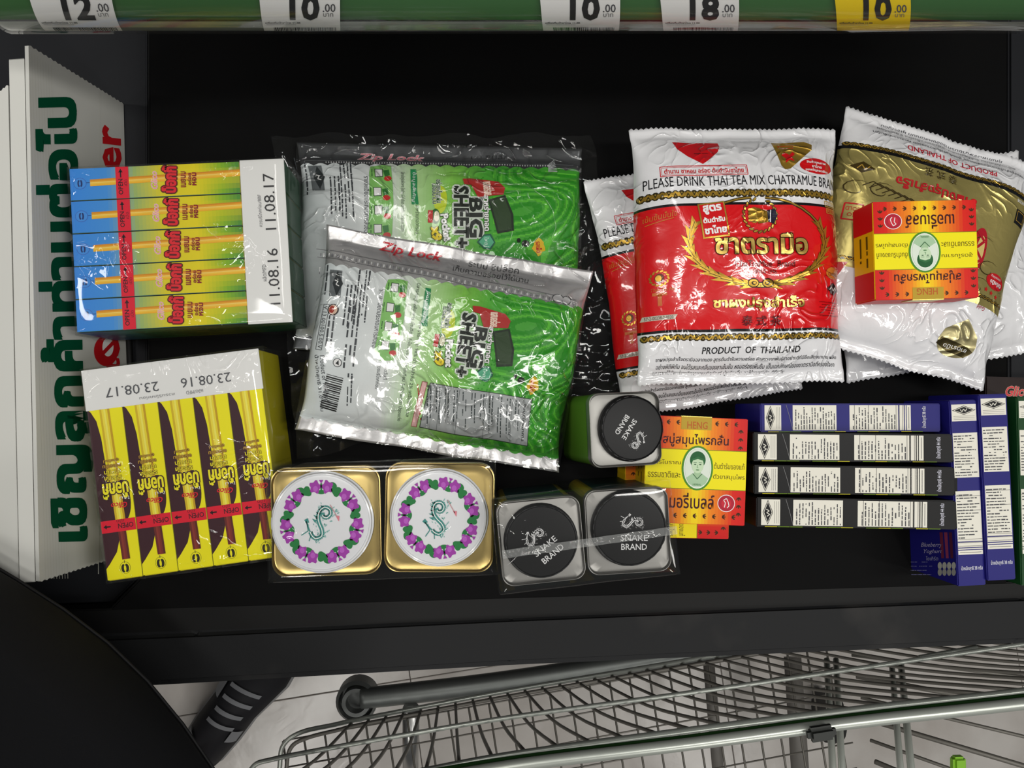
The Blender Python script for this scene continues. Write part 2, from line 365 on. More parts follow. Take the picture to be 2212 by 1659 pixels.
# ------------------------------------------------------------------ divider sign
def divider():
    zr = .089
    A, B = P(52, 97, zr), P(95, 1256, zr); C, D = P(275, 222, -.0285), P(283, 1235, -.0285)
    # make it a straight prism lying on the counter
    L = (A-B).length; d = ((A-B).normalized()+(C-D).normalized()).normalized()
    mA = (A+B)/2; mC = (C+D)/2
    A, B = mA+d*L/2, mA-d*L/2; C, D = mC+d*L/2, mC-d*L/2
    C += d*((A-C).dot(d)); D += d*((B-D).dot(d)); D.z = C.z = -.0285
    t = empty('divider_bar', Matrix.Translation(((C+D)/2)), 'tall white corrugated plastic lane divider with big green and red lettering at the left end', 'divider')
    o = (C+D)/2
    def board(name, q, th, m=M_white):
        """sheet with flutes showing as a wavy short edge"""
        a, b, c, e = [p-o for p in q]; n = (e-a).cross(b-a).normalized(); vs, fs = [], []; N, K = 44, 3
        for i in range(N+1):
            s_ = i/N; j = (1 if i % 2 else -1)*.0007
            for k in range(2):
                for (p, q_) in ((a, b), (e, c)):
                    sgn = 1 if p is a else -1
                    vs.append(p.lerp(q_, s_)+d*j*sgn*.8-n*th*k)
        for i in range(N):
            b0 = i*4; b1 = b0+4
            fs += [(b0, b0+1, b1+1, b1), (b0+2, b1+2, b1+3, b0+3), (b0, b1, b1+2, b0+2), (b0+1, b0+3, b1+3, b1+1)]
        fs += [(0, 2, 3, 1), (4*N, 4*N+1, 4*N+3, 4*N+2)]
        return mesh(name, vs, fs, m, t)
    board('side_panel', [A, C, D, B], .003)
    back = Vector((-.075, 0, 0)); up = Vector((0, 0, 1))
    A2, B2 = A-d*.010+Vector((-.004, 0, -.0015)), B+Vector((-.004, 0, -.0015))
    A3, B3 = A2+Vector((-.010, -.002, .002)), B2+Vector((-.010, 0, .002))
    board('top_flap', [A3, A2, B2, B3], .003)
    A4, B4 = A3+Vector((-.0015, -.018, -.002)), B3+Vector((-.0015, 0, -.002))
    board('top_panel', [A4+Vector((-.055, -.045, -.004)), A4, B4, B4+Vector((-.055, 0, -.004))], .003)
    E_ = A4+Vector((-.055, -.045, -.004)); F_ = B4+Vector((-.055, 0, -.004))
    board('rear_panel', [F_, F_+Vector((-.03, 0, -F_.z-.0285)), E_+Vector((-.03, 0, -E_.z-.0285)), E_], .003)
    F = Frame(pts=[A, C, D, B])
    ML = t.matrix_world.inverted() @ F.M
    c = Cv(F.l, lambda x, y, h: ML @ Vector((x, y, h+.0002)))
    G = hx('004a30'); Rr = hx('c01820')
    c.text('เชิญลูกค้าท่านต่อไป', 143, 690, 112, G, 2, 91.5, 955, bold=.06)
    c.text('er', 241, 318, 40, Rr, 2, 91, 96, bold=.03, shear=.1)
    c.text('Next Custom', 238, 900, 40, Rr, 2, 90, 470, bold=.03, shear=.1)
    c.ell(228, 758, 26, 33, Rr, 3); c.ell(232, 750, 12, 20, W_, 4); c.line([(210, 775), (248, 735)], 8, Rr, 5)
    c.line([(214, 195), (212, 1240)], 1.6, hx('cfcfc8'), 1)
    for i in range(9): c.line([(62+i*6, 110+i*4), (98+i*6, 1250)], .8, hx('c6c6be'), 1)
    c.build('green_and_red_lettering', M_matte, t)
    # snug dark rail at the foot
    q = [C-o, D-o]
    tube('foot_strip', [q[0]+Vector((.004, -.12, .004)), q[1]+Vector((.004, .02, .004))], .003, M_inset, t, 6)
divider()

# ------------------------------------------------------------------ shrink film shell
def shell(name, w, d, h, parent, m=M_film, r=.006, off=.0016, seed=1, tuck=.0, loc=(0, 0, 0), pinch=0):
    rng = random.Random(seed); vs, fs = [], []; nx, ny = 34, 34
    # top sheet + skirt, wrinkled
    prof = [(1.0, 0)]
    def wr(p, a=.0005): return Vector((noise.noise(p*38+Vector((seed, 0, 0))), noise.noise(p*38+Vector((0, seed, 9))), noise.noise(p*38+Vector((5, 0, seed)))))*a
    W2, D2 = w/2+off, d/2+off; idx = {}
    for j in range(ny+1):
        for i in range(nx+1):
            u, v = -W2+2*W2*i/nx, -D2+2*D2*j/ny
            e = min(W2-abs(u), D2-abs(v)); z = h+off-.0022*math.exp(-e/.002)
            p = Vector((u, v, z)); p += wr(p); p.z = max(p.z, h+.0006-.0022*math.exp(-e/.002)*1.0); idx[i, j] = len(vs); vs.append(p+Vector(loc))
    for j in range(ny):
        for i in range(nx): fs.append((idx[i, j], idx[i+1, j], idx[i+1, j+1], idx[i, j+1]))
    rim = [(i, 0) for i in range(nx)]+[(nx, j) for j in range(ny)]+[(i, ny) for i in range(nx, 0, -1)]+[(0, j) for j in range(ny, 0, -1)]
    prev = [idx[k] for k in rim]; K = 8; lo = Vector(loc)
    for k in range(1, K+1):
        cur = []
        for q, kk in enumerate(rim):
            b = vs[idx[kk]]-lo; z = (h-.001)*(1-k/K)+.0006; p = Vector((b.x*(1.002), b.y*1.002, z)); nrm = Vector((b.x/W2, b.y/D2, 0))
            p += nrm*abs(noise.noise(p*45+Vector((seed, 3, 1))))*.0016; cur.append(len(vs)); vs.append(p+lo)
        for q in range(len(rim)):
            j = (q+1) % len(rim); fs.append((prev[q], cur[q], cur[j], prev[j]))
        prev = cur
    return mesh(name, vs, fs, m, parent, True)

# ------------------------------------------------------------------ biscuit-stick packs
def pack(quad, ztop, horizontal, boxcol, draw_unit, band, draw_band, label, group, seed, sidecols, dims):
    F = Frame(quad, ztop); t = empty('snack_multipack', F.M, label, 'snack pack', group)
    # unit coordinates: a across image-x, b down image-y, in 0..dims
    DA, DB = dims
    conv = lambda a, b: ((a/DA-.5)*F.w, (.5-b/DB)*F.h)
    z = ztop
    for i in range(5):
        if horizontal: c0 = ((0, i*DB/5), (DA, (i+1)*DB/5))
        else: c0 = ((i*DA/5, 0), ((i+1)*DA/5, DB))
        x0, y0 = conv(*c0[0]); x1, y1 = conv(*c0[1]); gap = .0004
        bx = boxmesh('snack_box', abs(x1-x0)-gap*2, abs(y0-y1)-gap*2, z, M_paper, t, .0007, ((x0+x1)/2, (y0+y1)/2, 0),
                     cols=lambda c, n: sidecols(c.x/F.w+.5, .5-c.y/F.h))
        bx.data.name = 'snack_box'
        g = .25
        cv = Cv(lambda a, b: conv(c0[0][0]+a, c0[0][1]+b), lambda x, y, h: (x, y, z+h+.00003))
        draw_unit(cv, i); cv.build('box_print', M_paper, bx)
        # side faces of the outer boxes carry a darker version of the gradient
    if horizontal:
        cs = Cv(lambda a, b: (a, b), lambda x, y, h: (x, -F.h/2+.0003-h, y))
        cs.grad(-F.w/2, 0.001, F.w/2, z-.001, 40, 1, lambda s, q: sidecols(s, 1), 3)
        cs.micro(-.01, .035, .07, .05, 9, hx('4a5a20'), 5, seed=3)
        cs.build('side_print', M_paper, t)
    # paper band
    (bx0, by0), (bx1, by1) = conv(*band[0]), conv(*band[1])
    boxmesh('paper_band', abs(bx1-bx0)+(0 if horizontal else .0014), abs(by1-by0)+(.0014 if horizontal else 0), .0012, M_paper, t, .0002,
            ((bx0+bx1)/2, (by0+by1)/2, z-.0008), 1, cols=lambda c, n: hx('e9e9e6'))
    cb = Cv(conv, lambda x, y, h: (x, y, z+.0006+h)); draw_band(cb); cb.build('date_print', M_matte, t)
    shell('shrink_wrap', F.w, F.h, z+.0006, t, seed=seed)
    return t
BLU = [(0, hx('2f86e0')), (.17, hx('3f90dc')), (.30, hx('9ab468')), (.42, hx('dccc1c')), (.58, hx('e6d410')), (.70, hx('7fb41c')), (.80, hx('12803a')), (1, hx('0b5a30'))]
def unitA(c, i):
    c.grad(.6, .8, 370, 69.2, 46, 6, lambda s, q: mix(ramp(BLU, s*370/470), hx('e6d410'), max(0, 1-abs(q-.5)*2.2)*max(0, min(1, (s-.3)*2))*.55), 1)
    c.ell(22, 33, 14, 12.5, hx('3a6ac0'), 2); c.ell(22, 33, 12.6, 11.2, hx('3f8ee0'), 3)
    c.ell(19.5, 33, 3, 7.5, hx('16306c'), 4, 12); c.ell(24.5, 33, 3, 7.5, hx('16306c'), 4, 12); c.ell(22, 33, 2, 5.5, hx('3f8ee0'), 5, 12)
    c.line([(36, 32), (43, 32)], 1, hx('16306c'), 4)
    for k, cc in enumerate(('f2b428', 'f5c23a', 'f6d060', 'eaa422', 'd88c18')):
        c.poly([(44, 40-k*2.9), (372, 32-k*2.9), (372, 29-k*2.9), (44, 37-k*2.9)], hx(cc), 4)
    c.poly([(100, 1), (128, 1), (128, 69), (100, 69)], hx('e01030'), 6)
    c.text('OPEN', 110, 44, 10, hx('3a0a18'), 7, 90, 34, bold=.02); c.text('เปิด', 121, 36, 7, hx('60101c'), 7, 90, 14)
    c.line([(111, 24), (111, 10)], 3, hx('3a0a18'), 7); c.poly([(106, 13), (111, 5), (116, 13)], hx('3a0a18'), 7)
    c.text('Glico', 183, 33, 14, hx('f08aa0'), 8, 90, 38, shear=.3, outline=(W_, .03)); 
    c.text('ป๊อกกี้', 216, 33, 31, hx('e0202c'), 9, 86, 56, bold=.05, outline=(hx('5a0c14'), .07))
    c.text('เนยนม', 247, 34, 11, hx('8a1c20'), 8, 88, 34, bold=.03)
    c.text('อร่อย', 260, 34, 9, hx('8a1c20'), 8, 88, 26, bold=.03); c.text('หอม', 271, 34, 9, hx('8a1c20'), 8, 88, 28, bold=.04)
    c.line([(1, 69), (370, 69)], 1.2, hx('1e5c60'), 3)
def bandA(c):
    c.text('11.08.16   11.08.17', 434, 172, 24, hx('3a3a3c'), 2, 90, 285)
    c.text('ควรบริโภคก่อน/BBF', 411, 110, 9, hx('77777a'), 2, 90, 70); c.text('ผลิต/MFD', 414, 245, 9, hx('77777a'), 2, 90, 36)
pack([(153, 366), (612, 343), (633, 695), (163, 718)], .070, True, None, unitA, ((372, 0), (470, 352)), bandA,
     'shrink-wrapped pack of five biscuit stick boxes in blue, yellow and green, white date band', 'wrapped biscuit stick packs', 3,
     lambda s, q: ramp([(0, hx('1b55a8')), (.3, hx('4c8a50')), (.5, hx('8a8420')), (.8, hx('0b4a28')), (1, hx('0a4526'))], s), (470, 352))
BR = hx('3a1620'); YL = hx('f4ea0a')
def unitB(c, i):
    c.rect(.7, 1, 78.3, 452, YL, 1)
    pts = [(.8, 88), (6, 88), (18, 112), (25, 150), (27, 210), (30, 245)]
    arc = [(50+22*math.cos(math.radians(a)), 285+48*math.sin(math.radians(a))) for a in range(-60, 61, 12)]
    c.poly([(.8, 85), (8, 92), (18, 112), (24, 150), (27, 215), (28, 240), (60, 243)]+arc+[(58, 330), (42, 350), (36, 372), (28, 395), (10, 418), (.8, 428)], BR, 2)
    for k, cc in enumerate(('d8b820', 'f4e040', 'f6ec60', 'f0da30', 'caa018')):
        x = 27+k*4.4; c.poly([(x, 88), (x+4.5, 88), (x+11.5, 345), (x+7, 345)], hx(cc), 4)
    for k, cc in enumerate(('6a2420', '8c3428', '7c2c24', '5c201c')):
        x = 36+k*4.4; c.poly([(x, 345), (x+4.5, 345), (x+6.5, 412), (x+2, 412)], hx(cc), 5)
    c.rect(1, 326, 77, 352, hx('e01430'), 7)
    c.text('OPEN', 55, 340, 11, hx('50101c'), 8, 180, 34, bold=.02); c.text('เปิด', 44, 330, 7, hx('70101c'), 8, 180, 16)
    c.line([(12, 339), (22, 339)], 3, hx('200810'), 8); c.poly([(6, 339), (13, 334), (13, 344)], hx('200810'), 8)
    c.text('Glico', 46, 296, 12, hx('d8142c'), 8, 178, 36, shear=.3, bold=.02)
    c.text('ป๊อกกี้', 42, 264, 34, hx('f6ea20'), 9, 180, 56, bold=.04, outline=(hx('3a1620'), .06))
    for k, (tx, ww, hh) in enumerate((('รสช็อกโก', 38, 11), ('บานาน่า', 36, 11), ('อร่อยเข้ม', 40, 9), ('สูตรใหม่', 34, 8))):
        c.text(tx, 40, 238-k*13, hh, hx('c49a30') if k > 1 else hx('f0e020'), 8, 180, ww, bold=.03, outline=(hx('4a2018'), .05))
    c.text('ใหม่', 60, 282, 7, W_, 8, 180, 22)
    c.ell(42, 430, 12, 13, hx('8a8410'), 2); c.ell(42, 430, 11, 12, YL, 3); c.ell(38.5, 431, 5, 9, hx('26220c'), 4, 14); c.ell(45.5, 431, 5, 9, hx('26220c'), 4, 14); c.ell(42, 431, 2.6, 7, YL, 5, 12)
    c.line([(42, 414), (42, 420)], 1.2, hx('26220c'), 4); c.line([(78.2, 1), (78.2, 452)], 1.2, hx('8c8a08'), 3)
def bandB(c):
    c.text('23.08.16', 270, 54, 21, hx('55565a'), 2, 180, 112); c.text('23.08.17', 105, 54, 21, hx('55565a'), 2, 180, 118)
    c.text('ควรบริโภคก่อน', 158, 76, 7, hx('88888a'), 2, 180, 78); c.text('ผลิต/MFD', 242, 76, 8, hx('88888a'), 2, 180, 38)
pack([(180, 800), (571, 752), (598, 1204), (230, 1258)], .070, False, None, unitB, ((0, 0), (393, 88)), bandB,
     'shrink-wrapped pack of five yellow and brown biscuit stick boxes with an upside-down date band', 'wrapped biscuit stick packs', 7,
     lambda s, q: hx('c8bc10'), (393, 455))

# ------------------------------------------------------------------ soft bags
class Bag:
    def __init__(s, quad, zc, T, base, seal=.008, pinch=.035, wr=1.0, seed=1, tilt=None, teeth=.0016, power=.62, lead=0):
        s.F = Frame(quad, zc, base=base); s.w, s.h = s.F.w, s.F.h; s.T, s.seal, s.pinch, s.wr, s.seed, s.teeth, s.pw = T, seal, pinch, wr, seed, teeth, power
        if tilt: s.F.M = s.F.M @ Matrix.Rotation(math.radians(tilt[0]), 4, 'X') @ Matrix.Rotation(math.radians(tilt[1]), 4, 'Y')
        s.lead = lead
    def S(s, x, y, h=0, top=True):
        W, Hh = s.w/2, s.h/2; a = min(1, abs(x)/W); hb = Hh-s.seal; b = min(1, abs(y)/hb)
        fa = (1-a**3.2)**s.pw; fb = (1-b**3.0)**.75
        q = Vector((x*18, y*18, s.seed*3.7))
        lump = 1+.10*noise.noise(q*1.3)
        t = s.T*fa*fb*lump
        e = (1-fb)
        fold = (noise.noise(Vector((x*70+s.seed, y*9, s.seed)))*.0026*math.exp(-((Hh-abs(y))/.022))+noise.noise(Vector((x*30, y*30, s.seed+5)))*.0011*fa)*s.wr
        if abs(y) > hb: fold *= max(0, 1-(abs(y)-hb)/s.seal*.3)
        side = noise.noise(Vector((x*9, y*60, s.seed+9)))*.0024*math.exp(-(W-abs(x))/.014)*s.wr
        xx = x*(1-s.pinch*fb+.022*(abs(y)/Hh)**7)+noise.noise(Vector((0, y*16, s.seed+x*4)))*.0042*a*s.wr
        z0 = s.F.drop*0+s.zs
        if top: z = t+fold+side+h
        else: z = -t*.38+fold+side-.0005
        return (xx, y+noise.noise(Vector((x*25, s.seed, 1)))*.0022*b*s.wr, z0+z)
    zs = 0
    def build(s, name, colfn, parent, mats, mifn, nx=84, ny=96, rows=None):
        s.zs = s.T*.40+.002
        vs, fs, cs, mi = [], [], [], []; ys = rows or [-s.h/2+s.h*j/ny for j in range(ny+1)]; ny = len(ys)-1
        for top in (True, False):
            for j, y in enumerate(ys):
                for i in range(nx+1):
                    x = -s.w/2+s.w*i/nx; v = list(s.S(x, y, 0, top))
                    if j in (0, ny): v[1] += (s.teeth if i % 2 else 0)*(-1 if j == 0 else 1)
                    vs.append(v)
        n1 = (nx+1)*(ny+1)
        for j in range(ny):
            for i in range(nx):
                a = j*(nx+1)+i; b = a+1; c = b+nx+1; d = c-1
                fs.append((a, b, c, d)); x = -s.w/2+s.w*(i+.5)/nx; y = (ys[j]+ys[j+1])/2
                cs.append(colfn(x/s.w+.5, .5-y/s.h)); mi.append(mifn(x/s.w+.5, .5-y/s.h))
                fs.append((n1+a, n1+d, n1+c, n1+b)); cs.append(cs[-1]); mi.append(mi[-1])
        for i in range(nx):
            a = i; b = i+1; fs.append((a, n1+a, n1+b, b)); cs.append(cs[0]); mi.append(0)
            a = ny*(nx+1)+i; b = a+1; fs.append((a, b, n1+b, n1+a)); cs.append(cs[-2]); mi.append(0)
        for j in range(ny):
            a = j*(nx+1); b = a+nx+1; fs.append((a, b, n1+b, n1+a)); cs.append(colfn(0, .5-(ys[j]+ys[j+1])/2/s.h)); mi.append(0)
            a += nx; b += nx; fs.append((a, n1+a, n1+b, b)); cs.append(colfn(1, .5-(ys[j]+ys[j+1])/2/s.h)); mi.append(0)
        return mesh(name, vs, fs, mats, parent, True, cs, mi)
    def canvas(s, conv=None, maxedge=.0035, lift=.00012):
        return Cv(conv or s.F.l, lambda x, y, h: s.S(x, y, h+.0001), lift=lift, maxedge=maxedge)
def rowsfor(h, fr, n=96):
    """row positions that hit the colour boundaries exactly"""
    ys = sorted(set([-h/2+h*j/n for j in range(n+1)])); out = list(ys)
    for f in fr:
        y = h/2-f*h; k = min(range(1, len(out)-1), key=lambda i: abs(out[i]-y)); out[k] = y
    return out
FW, FH = 450.0, 555.0
def teabag(quad, zc, T, base, label, style, seed, tilt=None, full=True, lead=0, film_=False):
    B = Bag(quad, zc, T, base, seed=seed, tilt=tilt, lead=lead)
    t = empty('tea_bag_pouch', B.F.M, label, 'tea bag', 'tea mix pouches')
    red = style == 'red'; main = hx('d4141a') if red else (.60, .50, .17); wh = hx('e4e4e6')
    if style == 'white': fr = (); cf = lambda u, v: wh; mf = lambda u, v: 0
    elif red:
        fr = (.325, .335, .80, .81); cf = lambda u, v: main if .335 < v < .80 else (K_ if .325 < v < .81 else wh); mf = lambda u, v: 0
    else:
        fr = (.17, .185, .69, .70) ; cf = lambda u, v: main if .185 < v < .69 else (K_ if .17 < v < .185 else wh); mf = lambda u, v: 1 if .185 < v < .69 else 0
    B.build('pouch', cf, t, [M_gloss, M_foil], mf, rows=rowsfor(B.h, fr))
    if style == 'white': return B, t
    fl_ = 1
    conv = lambda a, b: ((a/FW-.5)*B.w, (.5-b/FH)*B.h)
    c = B.canvas(conv)
    G1 = hx('c8a040'); G2 = hx('2c2410'); WH = W_
    def border(y0, y1):
        n = 34
        for i in range(n):
            x = 4+i*(FW-8)/n; w_ = (FW-8)/n; ym = (y0+y1)/2; hh = (y1-y0)/2; sg = 1 if i % 2 else -1
            c.ell(x+w_/2, ym, w_*.62, hh*.95, G2, 1, 10)
            c.line([(x, ym+hh*.5*sg), (x+w_*.3, ym-hh*.4*sg), (x+w_*.6, ym-hh*.5*sg), (x+w_, ym+hh*.4*sg)], hh*.42, G1, 2, m=1)
            c.ell(x+w_*.5, ym+hh*.35*sg, w_*.16, hh*.22, hx('8a7434'), 3, 7)
    if red:
        border(150, 170); border(452, 468)
        c.text('PLEASE DRINK THAI TEA MIX CHATRAMUE BRAN', 229, 131, 22, hx('1c1c20'), 2, 0, 430)
        c.poly([(84, 36), (90, 55), (108, 72), (138, 92), (150, 84), (176, 62), (184, 48), (184, 36)], hx('c4141c'), 1)
        c.micro(140, 66, 34, 8, 1, hx('7c1016'), 2)
        c.frame(48, 96, 232, 118, 1.6, RED, 1); c.frame(51, 99, 229, 115, .8, RED, 1)
        c.text('ตำนาน ชาหอม อร่อย ต้นตำรับชาไทย', 140, 107, 12, RED, 2, 0, 168, bold=.02)
        c.poly([(300, 36), (372, 36), (388, 44), (384, 58), (328, 104), (316, 106), (309, 96)], G1, 1, 1)
        c.frame(312, 46, 344, 52, 1, RED, 2); c.poly([(322, 62), (332, 70), (340, 62), (344, 68), (336, 76), (340, 86), (330, 82), (320, 90), (322, 78), (314, 70)], RED, 2)
        c.ell(392, 96, 42, 18, RED, 1); c.text('สินค้าคุณภาพ', 392, 88, 8, WH, 2, 0, 50, bold=.03); c.text('ชาไทย', 392, 97, 7, WH, 2, 0, 26, bold=.03); c.text('ของขวัญยอดเยี่ยม', 392, 106, 7, WH, 2, 0, 60, bold=.03)
        # tag of the recipe
        def rot(px, py, a=-6, cx=150, cy=218):
            r = math.radians(a); dx, dy = px-cx, py-cy; return (cx+dx*math.cos(r)-dy*math.sin(r), cy+dx*math.sin(r)+dy*math.cos(r))
        c.poly([rot(*p) for p in ((122, 180), (178, 180), (178, 255), (122, 255))], G1, 5, 1); c.poly([rot(*p) for p in ((125, 183), (175, 183), (175, 252), (125, 252))], hx('d0161c'), 6)
        c.text('สูตร', 148, 195, 20, WH, 7, 6, 38, bold=.05); c.text('ต้นตำรับ', 150, 217, 12, WH, 7, 6, 45, bold=.05); c.text('ชาไทย', 152, 238, 17, WH, 7, 6, 45, bold=.05)
        c.line([(140, 176), (146, 166)], 2, WH, 6); c.line([(146, 176), (140, 166)], 2, WH, 6)
        # wreath
        cx, cy, rx, ry = 248, 262, 150, 92
        for sg in (-1, 1):
            for k in range(15):
                a = math.radians(-84+k*11.6); x = cx+sg*rx*math.cos(a); y = cy+ry*math.sin(a)
                if sg < 0 and y < 215 and x < 185: continue
                x2 = cx+sg*rx*math.cos(a+.2); y2 = cy+ry*math.sin(a+.2); th = 4 if y < 210 else 10
                dx, dy = x2-x, y2-y; d = math.hypot(dx, dy); ox, oy = (x-cx)/rx, (y-cy)/ry
                c.line([(x, y), (x2, y2)], th+2.5, G2, 3); c.line([(x, y), (x2, y2)], th*.75, G1, 4, 1)
                if k > 4:
                    c.poly([(x, y), (x+ox*15-dx*.55, y+oy*12-dy*.55), (x2+ox*3, y2+oy*3)], G1, 4, 1)
                    c.poly([(x, y), (x-ox*12-dx*.5, y-oy*10-dy*.5), (x2-ox*2, y2-oy*2)], hx('a8822c'), 4, 1)
                    c.line([(x+ox*3, y+oy*3), (x2, y2)], 1.2, G2, 5)
                if k > 12: 
                    c.ell(cx+sg*16, cy+ry-4, 13, 10, G2, 5, 14); c.ell(cx+sg*16, cy+ry-4, 11, 8, G1, 6, 14, m=1); c.ell(cx+sg*15, cy+ry-4, 6, 4, G2, 7, 12); c.ell(cx+sg*14, cy+ry-4, 3.5, 2.4, G1, 8, 10, m=1)
        # round emblem with fist
        for k in range(22):
            a = math.radians(k*360/22+8)
            if 250 < k*360/22 < 290: continue
            c.ell(250+36*math.cos(a), 208+35*math.sin(a), 6.5, 3, G2, 2, 8, rot=math.degrees(a)+60); c.ell(250+36*math.cos(a), 208+35*math.sin(a), 5, 2, G1, 3, 8, rot=math.degrees(a)+60, m=1)
        c.ell(238, 208, 13, 17, G1, 3, 14, m=1); c.poly([(244, 192), (268, 200), (272, 222), (246, 226)], hx('a8822c'), 4, 1)
        for k in range(4): c.ell(229, 198+k*7, 6, 3.6, G1, 5, 10, m=1); c.line([(224, 201+k*7), (244, 201+k*7)], .8, G2, 6)
        c.poly([(266, 198), (284, 194), (288, 210), (280, 226), (268, 222)], hx('1c1c30'), 5); c.line([(274, 197), (272, 223)], 2, W_, 6)
        c.text('ชาตรามือ', 252, 268, 44, hx('e8c468'), 9, 0, 204, bold=.03, outline=(G2, .028), m=1)
        c.text('ChaTraMue  Brand', 258, 310, 13, hx('4a1408'), 6, 0, 132, bold=0); c.text('SINCE 1945', 258, 326, 8, hx('4a1408'), 6, 0, 50)
        c.text('ชาผงปรุงสำเร็จ', 245, 392, 30, hx('e8c468'), 6, 0, 200, bold=.03, outline=(G2, .022), m=1)
        c.text('泰 式 茶', 250, 428, 21, hx('5c0c10'), 6, 0, 86, bold=.01)
        c.text('เข้มข้นมั่นใจ', 44, 203, 14, hx('c87830'), 6, 6, 64, shear=.2); c.line([(16, 220), (70, 210)], 1.5, hx('c87830'), 6)
        for k in range(14):
            a = math.radians(k*360/14); c.ell(40+17*math.cos(a), 334+15*math.sin(a), 4, 2, G1, 3, 6, rot=math.degrees(a)+60, m=1)
        c.ell(40, 334, 9, 10, hx('6a3018'), 3, 12); c.ell(38, 334, 6, 7, G1, 4, 10, m=1)
        c.text('T', 40, 378, 26, hx('cc6a30'), 3, 0, 26, bold=.06); c.text('Thai Tea Mix', 48, 358, 7, hx('c87830'), 3, 0, 48, shear=.3)
        c.poly([(8, 412), (74, 412), (68, 422), (4, 422)], hx('c8c0b0'), 3); c.text('57-2-00238-2-0020', 38, 417, 7, hx('402020'), 4, 0, 54)
        c.frame(408, 172, 440, 184, 1.5, G1, 4); c.text('GOLD', 424, 178, 8, G1, 4, 0, 24); c.frame(410, 188, 440, 198, 1.2, G1, 4); c.text('RED', 424, 193, 7, G1, 4, 0, 22)
        c.ell(422, 326, 20, 13, hx('c87830'), 3); c.text('CLASSIC', 422, 328, 7, G2, 4, 0, 28)
        c.poly([(404, 360), (424, 346), (444, 360), (424, 374)], K_, 4); c.line([(412, 362), (418, 355), (424, 364), (430, 356), (436, 362)], 1.8, W_, 5)
        c.micro(412, 404, 60, 34, 6, hx('8c0c10'), 3, seed=4); c.line([(390, 420), (442, 416)], 1, hx('8c0c10'), 3)
        c.text('PRODUCT  OF  THAILAND', 236, 487, 14, hx('1a1a1c'), 2, 0, 214, bold=.012)
        for k, tx in enumerate(('ชาผงปรุงสำเร็จตรามือฉลากแดง สูตรต้นตำรับความอร่อย คัดสรรจากพันธุ์ชาอย่างดีที่มีชื่อเสียงมานาน ผลิต',
                                'อย่างพิถีพิถัน จนได้รสและกลิ่นของชาเข้มข้น หอมอร่อยเพิ่มขึ้น เป็นเอกลักษณ์ของชาตรามือที่ครองใจชา', 'คุณภาพไว้จำหน่ายบริการของผลิตภัณฑ์ ผู้เจริญดื่ม ขอให้ชาตรามือ ดีที่หนึ่ง')):
            c.text(tx, 232-(56 if k == 2 else 0), 506+k*14, 11, hx('2a2a2c'), 2, 0, (396, 390, 288)[k], bold=.006)
    else:
        border(85, 97); border(358, 368)
        rd = hx('b81420'); dk = hx('3c3010')
        # drawn as seen in the photo: everything upside down on this pouch
        c.text('PRODUCT OF THAILAND', 238, 66, 15, hx('c8142a'), 2, 180, 208, bold=.01)
        for k in range(3): c.text(('ชาผงปรุงสำเร็จตรามือฉลากทอง สูตรต้นตำรับความอร่อย คัดสรรจากพันธุ์ชา', 'อย่างพิถีพิถัน จนได้รสและกลิ่นของชาเข้มข้น หอมอร่อย', 'คุณภาพไว้จำหน่ายบริการของผลิตภัณฑ์ ผู้เจริญดื่ม')[k], 240-k*8, 45-k*14, 10, hx('44444a'), 2, 180, 360-k*40)
        c.text('泰 式 茶', 212, 118, 22, dk, 2, 180, 76)
        c.text('ชาผงปรุงสำเร็จ', 208, 158, 32, hx('c01c24'), 3, 180, 185, bold=.03)
        c.poly([(20, 146), (44, 132), (70, 146), (44, 160)], dk, 2); c.line([(34, 150), (42, 140), (50, 152), (58, 142)], 2, GOLD, 3)
        for s0, (x0, y0) in enumerate(((40, 200), (90, 196), (340, 250), (366, 300), (348, 345))):
            c.line([(x0+math.cos(k*.5)*(8+k*2.4), y0+math.sin(k*.5)*(6+k*1.6)) for k in range(12)], 2.6, dk, 2, taper=True)
        for k in range(7): c.line([(50+k*14, 190+k*3), (70+k*14, 176+k*3), (92+k*14, 186+k*3)], 2.2, dk, 2)
        c.poly([(404, 132), (436, 132), (436, 168), (404, 168)], K_, 2); c.frame(408, 136, 432, 160, 1.5, GOLD, 3)
        c.text('57-2-00208', 420, 112, 8, W_, 3, 180, 40)
        c.ell(330, 262, 20, 52, hx('b01828'), 2); c.ell(334, 262, 10, 34, hx('d8c078'), 3); c.line([(318, 220), (340, 240), (322, 262), (342, 284), (322, 300)], 6, hx('b01828'), 4)
        c.ell(396, 318, 30, 19, hx('c4161e'), 2); c.text('ดีที่หนึ่ง', 398, 322, 11, W_, 3, 180, 40, bold=.03); c.text('ของขวัญ', 396, 308, 7, W_, 3, 180, 34)
        for k in range(3):
            x, y = 372+k*18, 344+k*3; c.poly([(x+6*math.cos(math.radians(j*36+90))*(1 if j % 2 else .45), y+6*math.sin(math.radians(j*36+90))*(1 if j % 2 else .45)) for j in range(10)], hx('c4161e'), 2)
        c.poly([(0, 386), (62, 372), (30, 480), (0, 490)], hx('c4161e'), 2); c.poly([(4, 392), (40, 382), (20, 440), (4, 446)], G1, 3, 1)
        c.text('EXTRA', 205, 400, 12, hx('a81c2c'), 3, 176, 52, bold=.02)
        c.text('Gold', 374, 388, 9, hx('a81c2c'), 3, 180, 22)
        c.frame(26, 236, 60, 274, 3, hx('c4161e'), 3); c.text('GOLD', 43, 248, 9, hx('c4161e'), 3, 180, 28); c.text('GO', 43, 262, 9, hx('c4161e'), 3, 180, 18)
        dp = [(352+46*math.cos(math.radians(a))*(1 if a > 0 else 1), 474+36*math.sin(math.radians(a))) for a in range(0, 181, 12)]
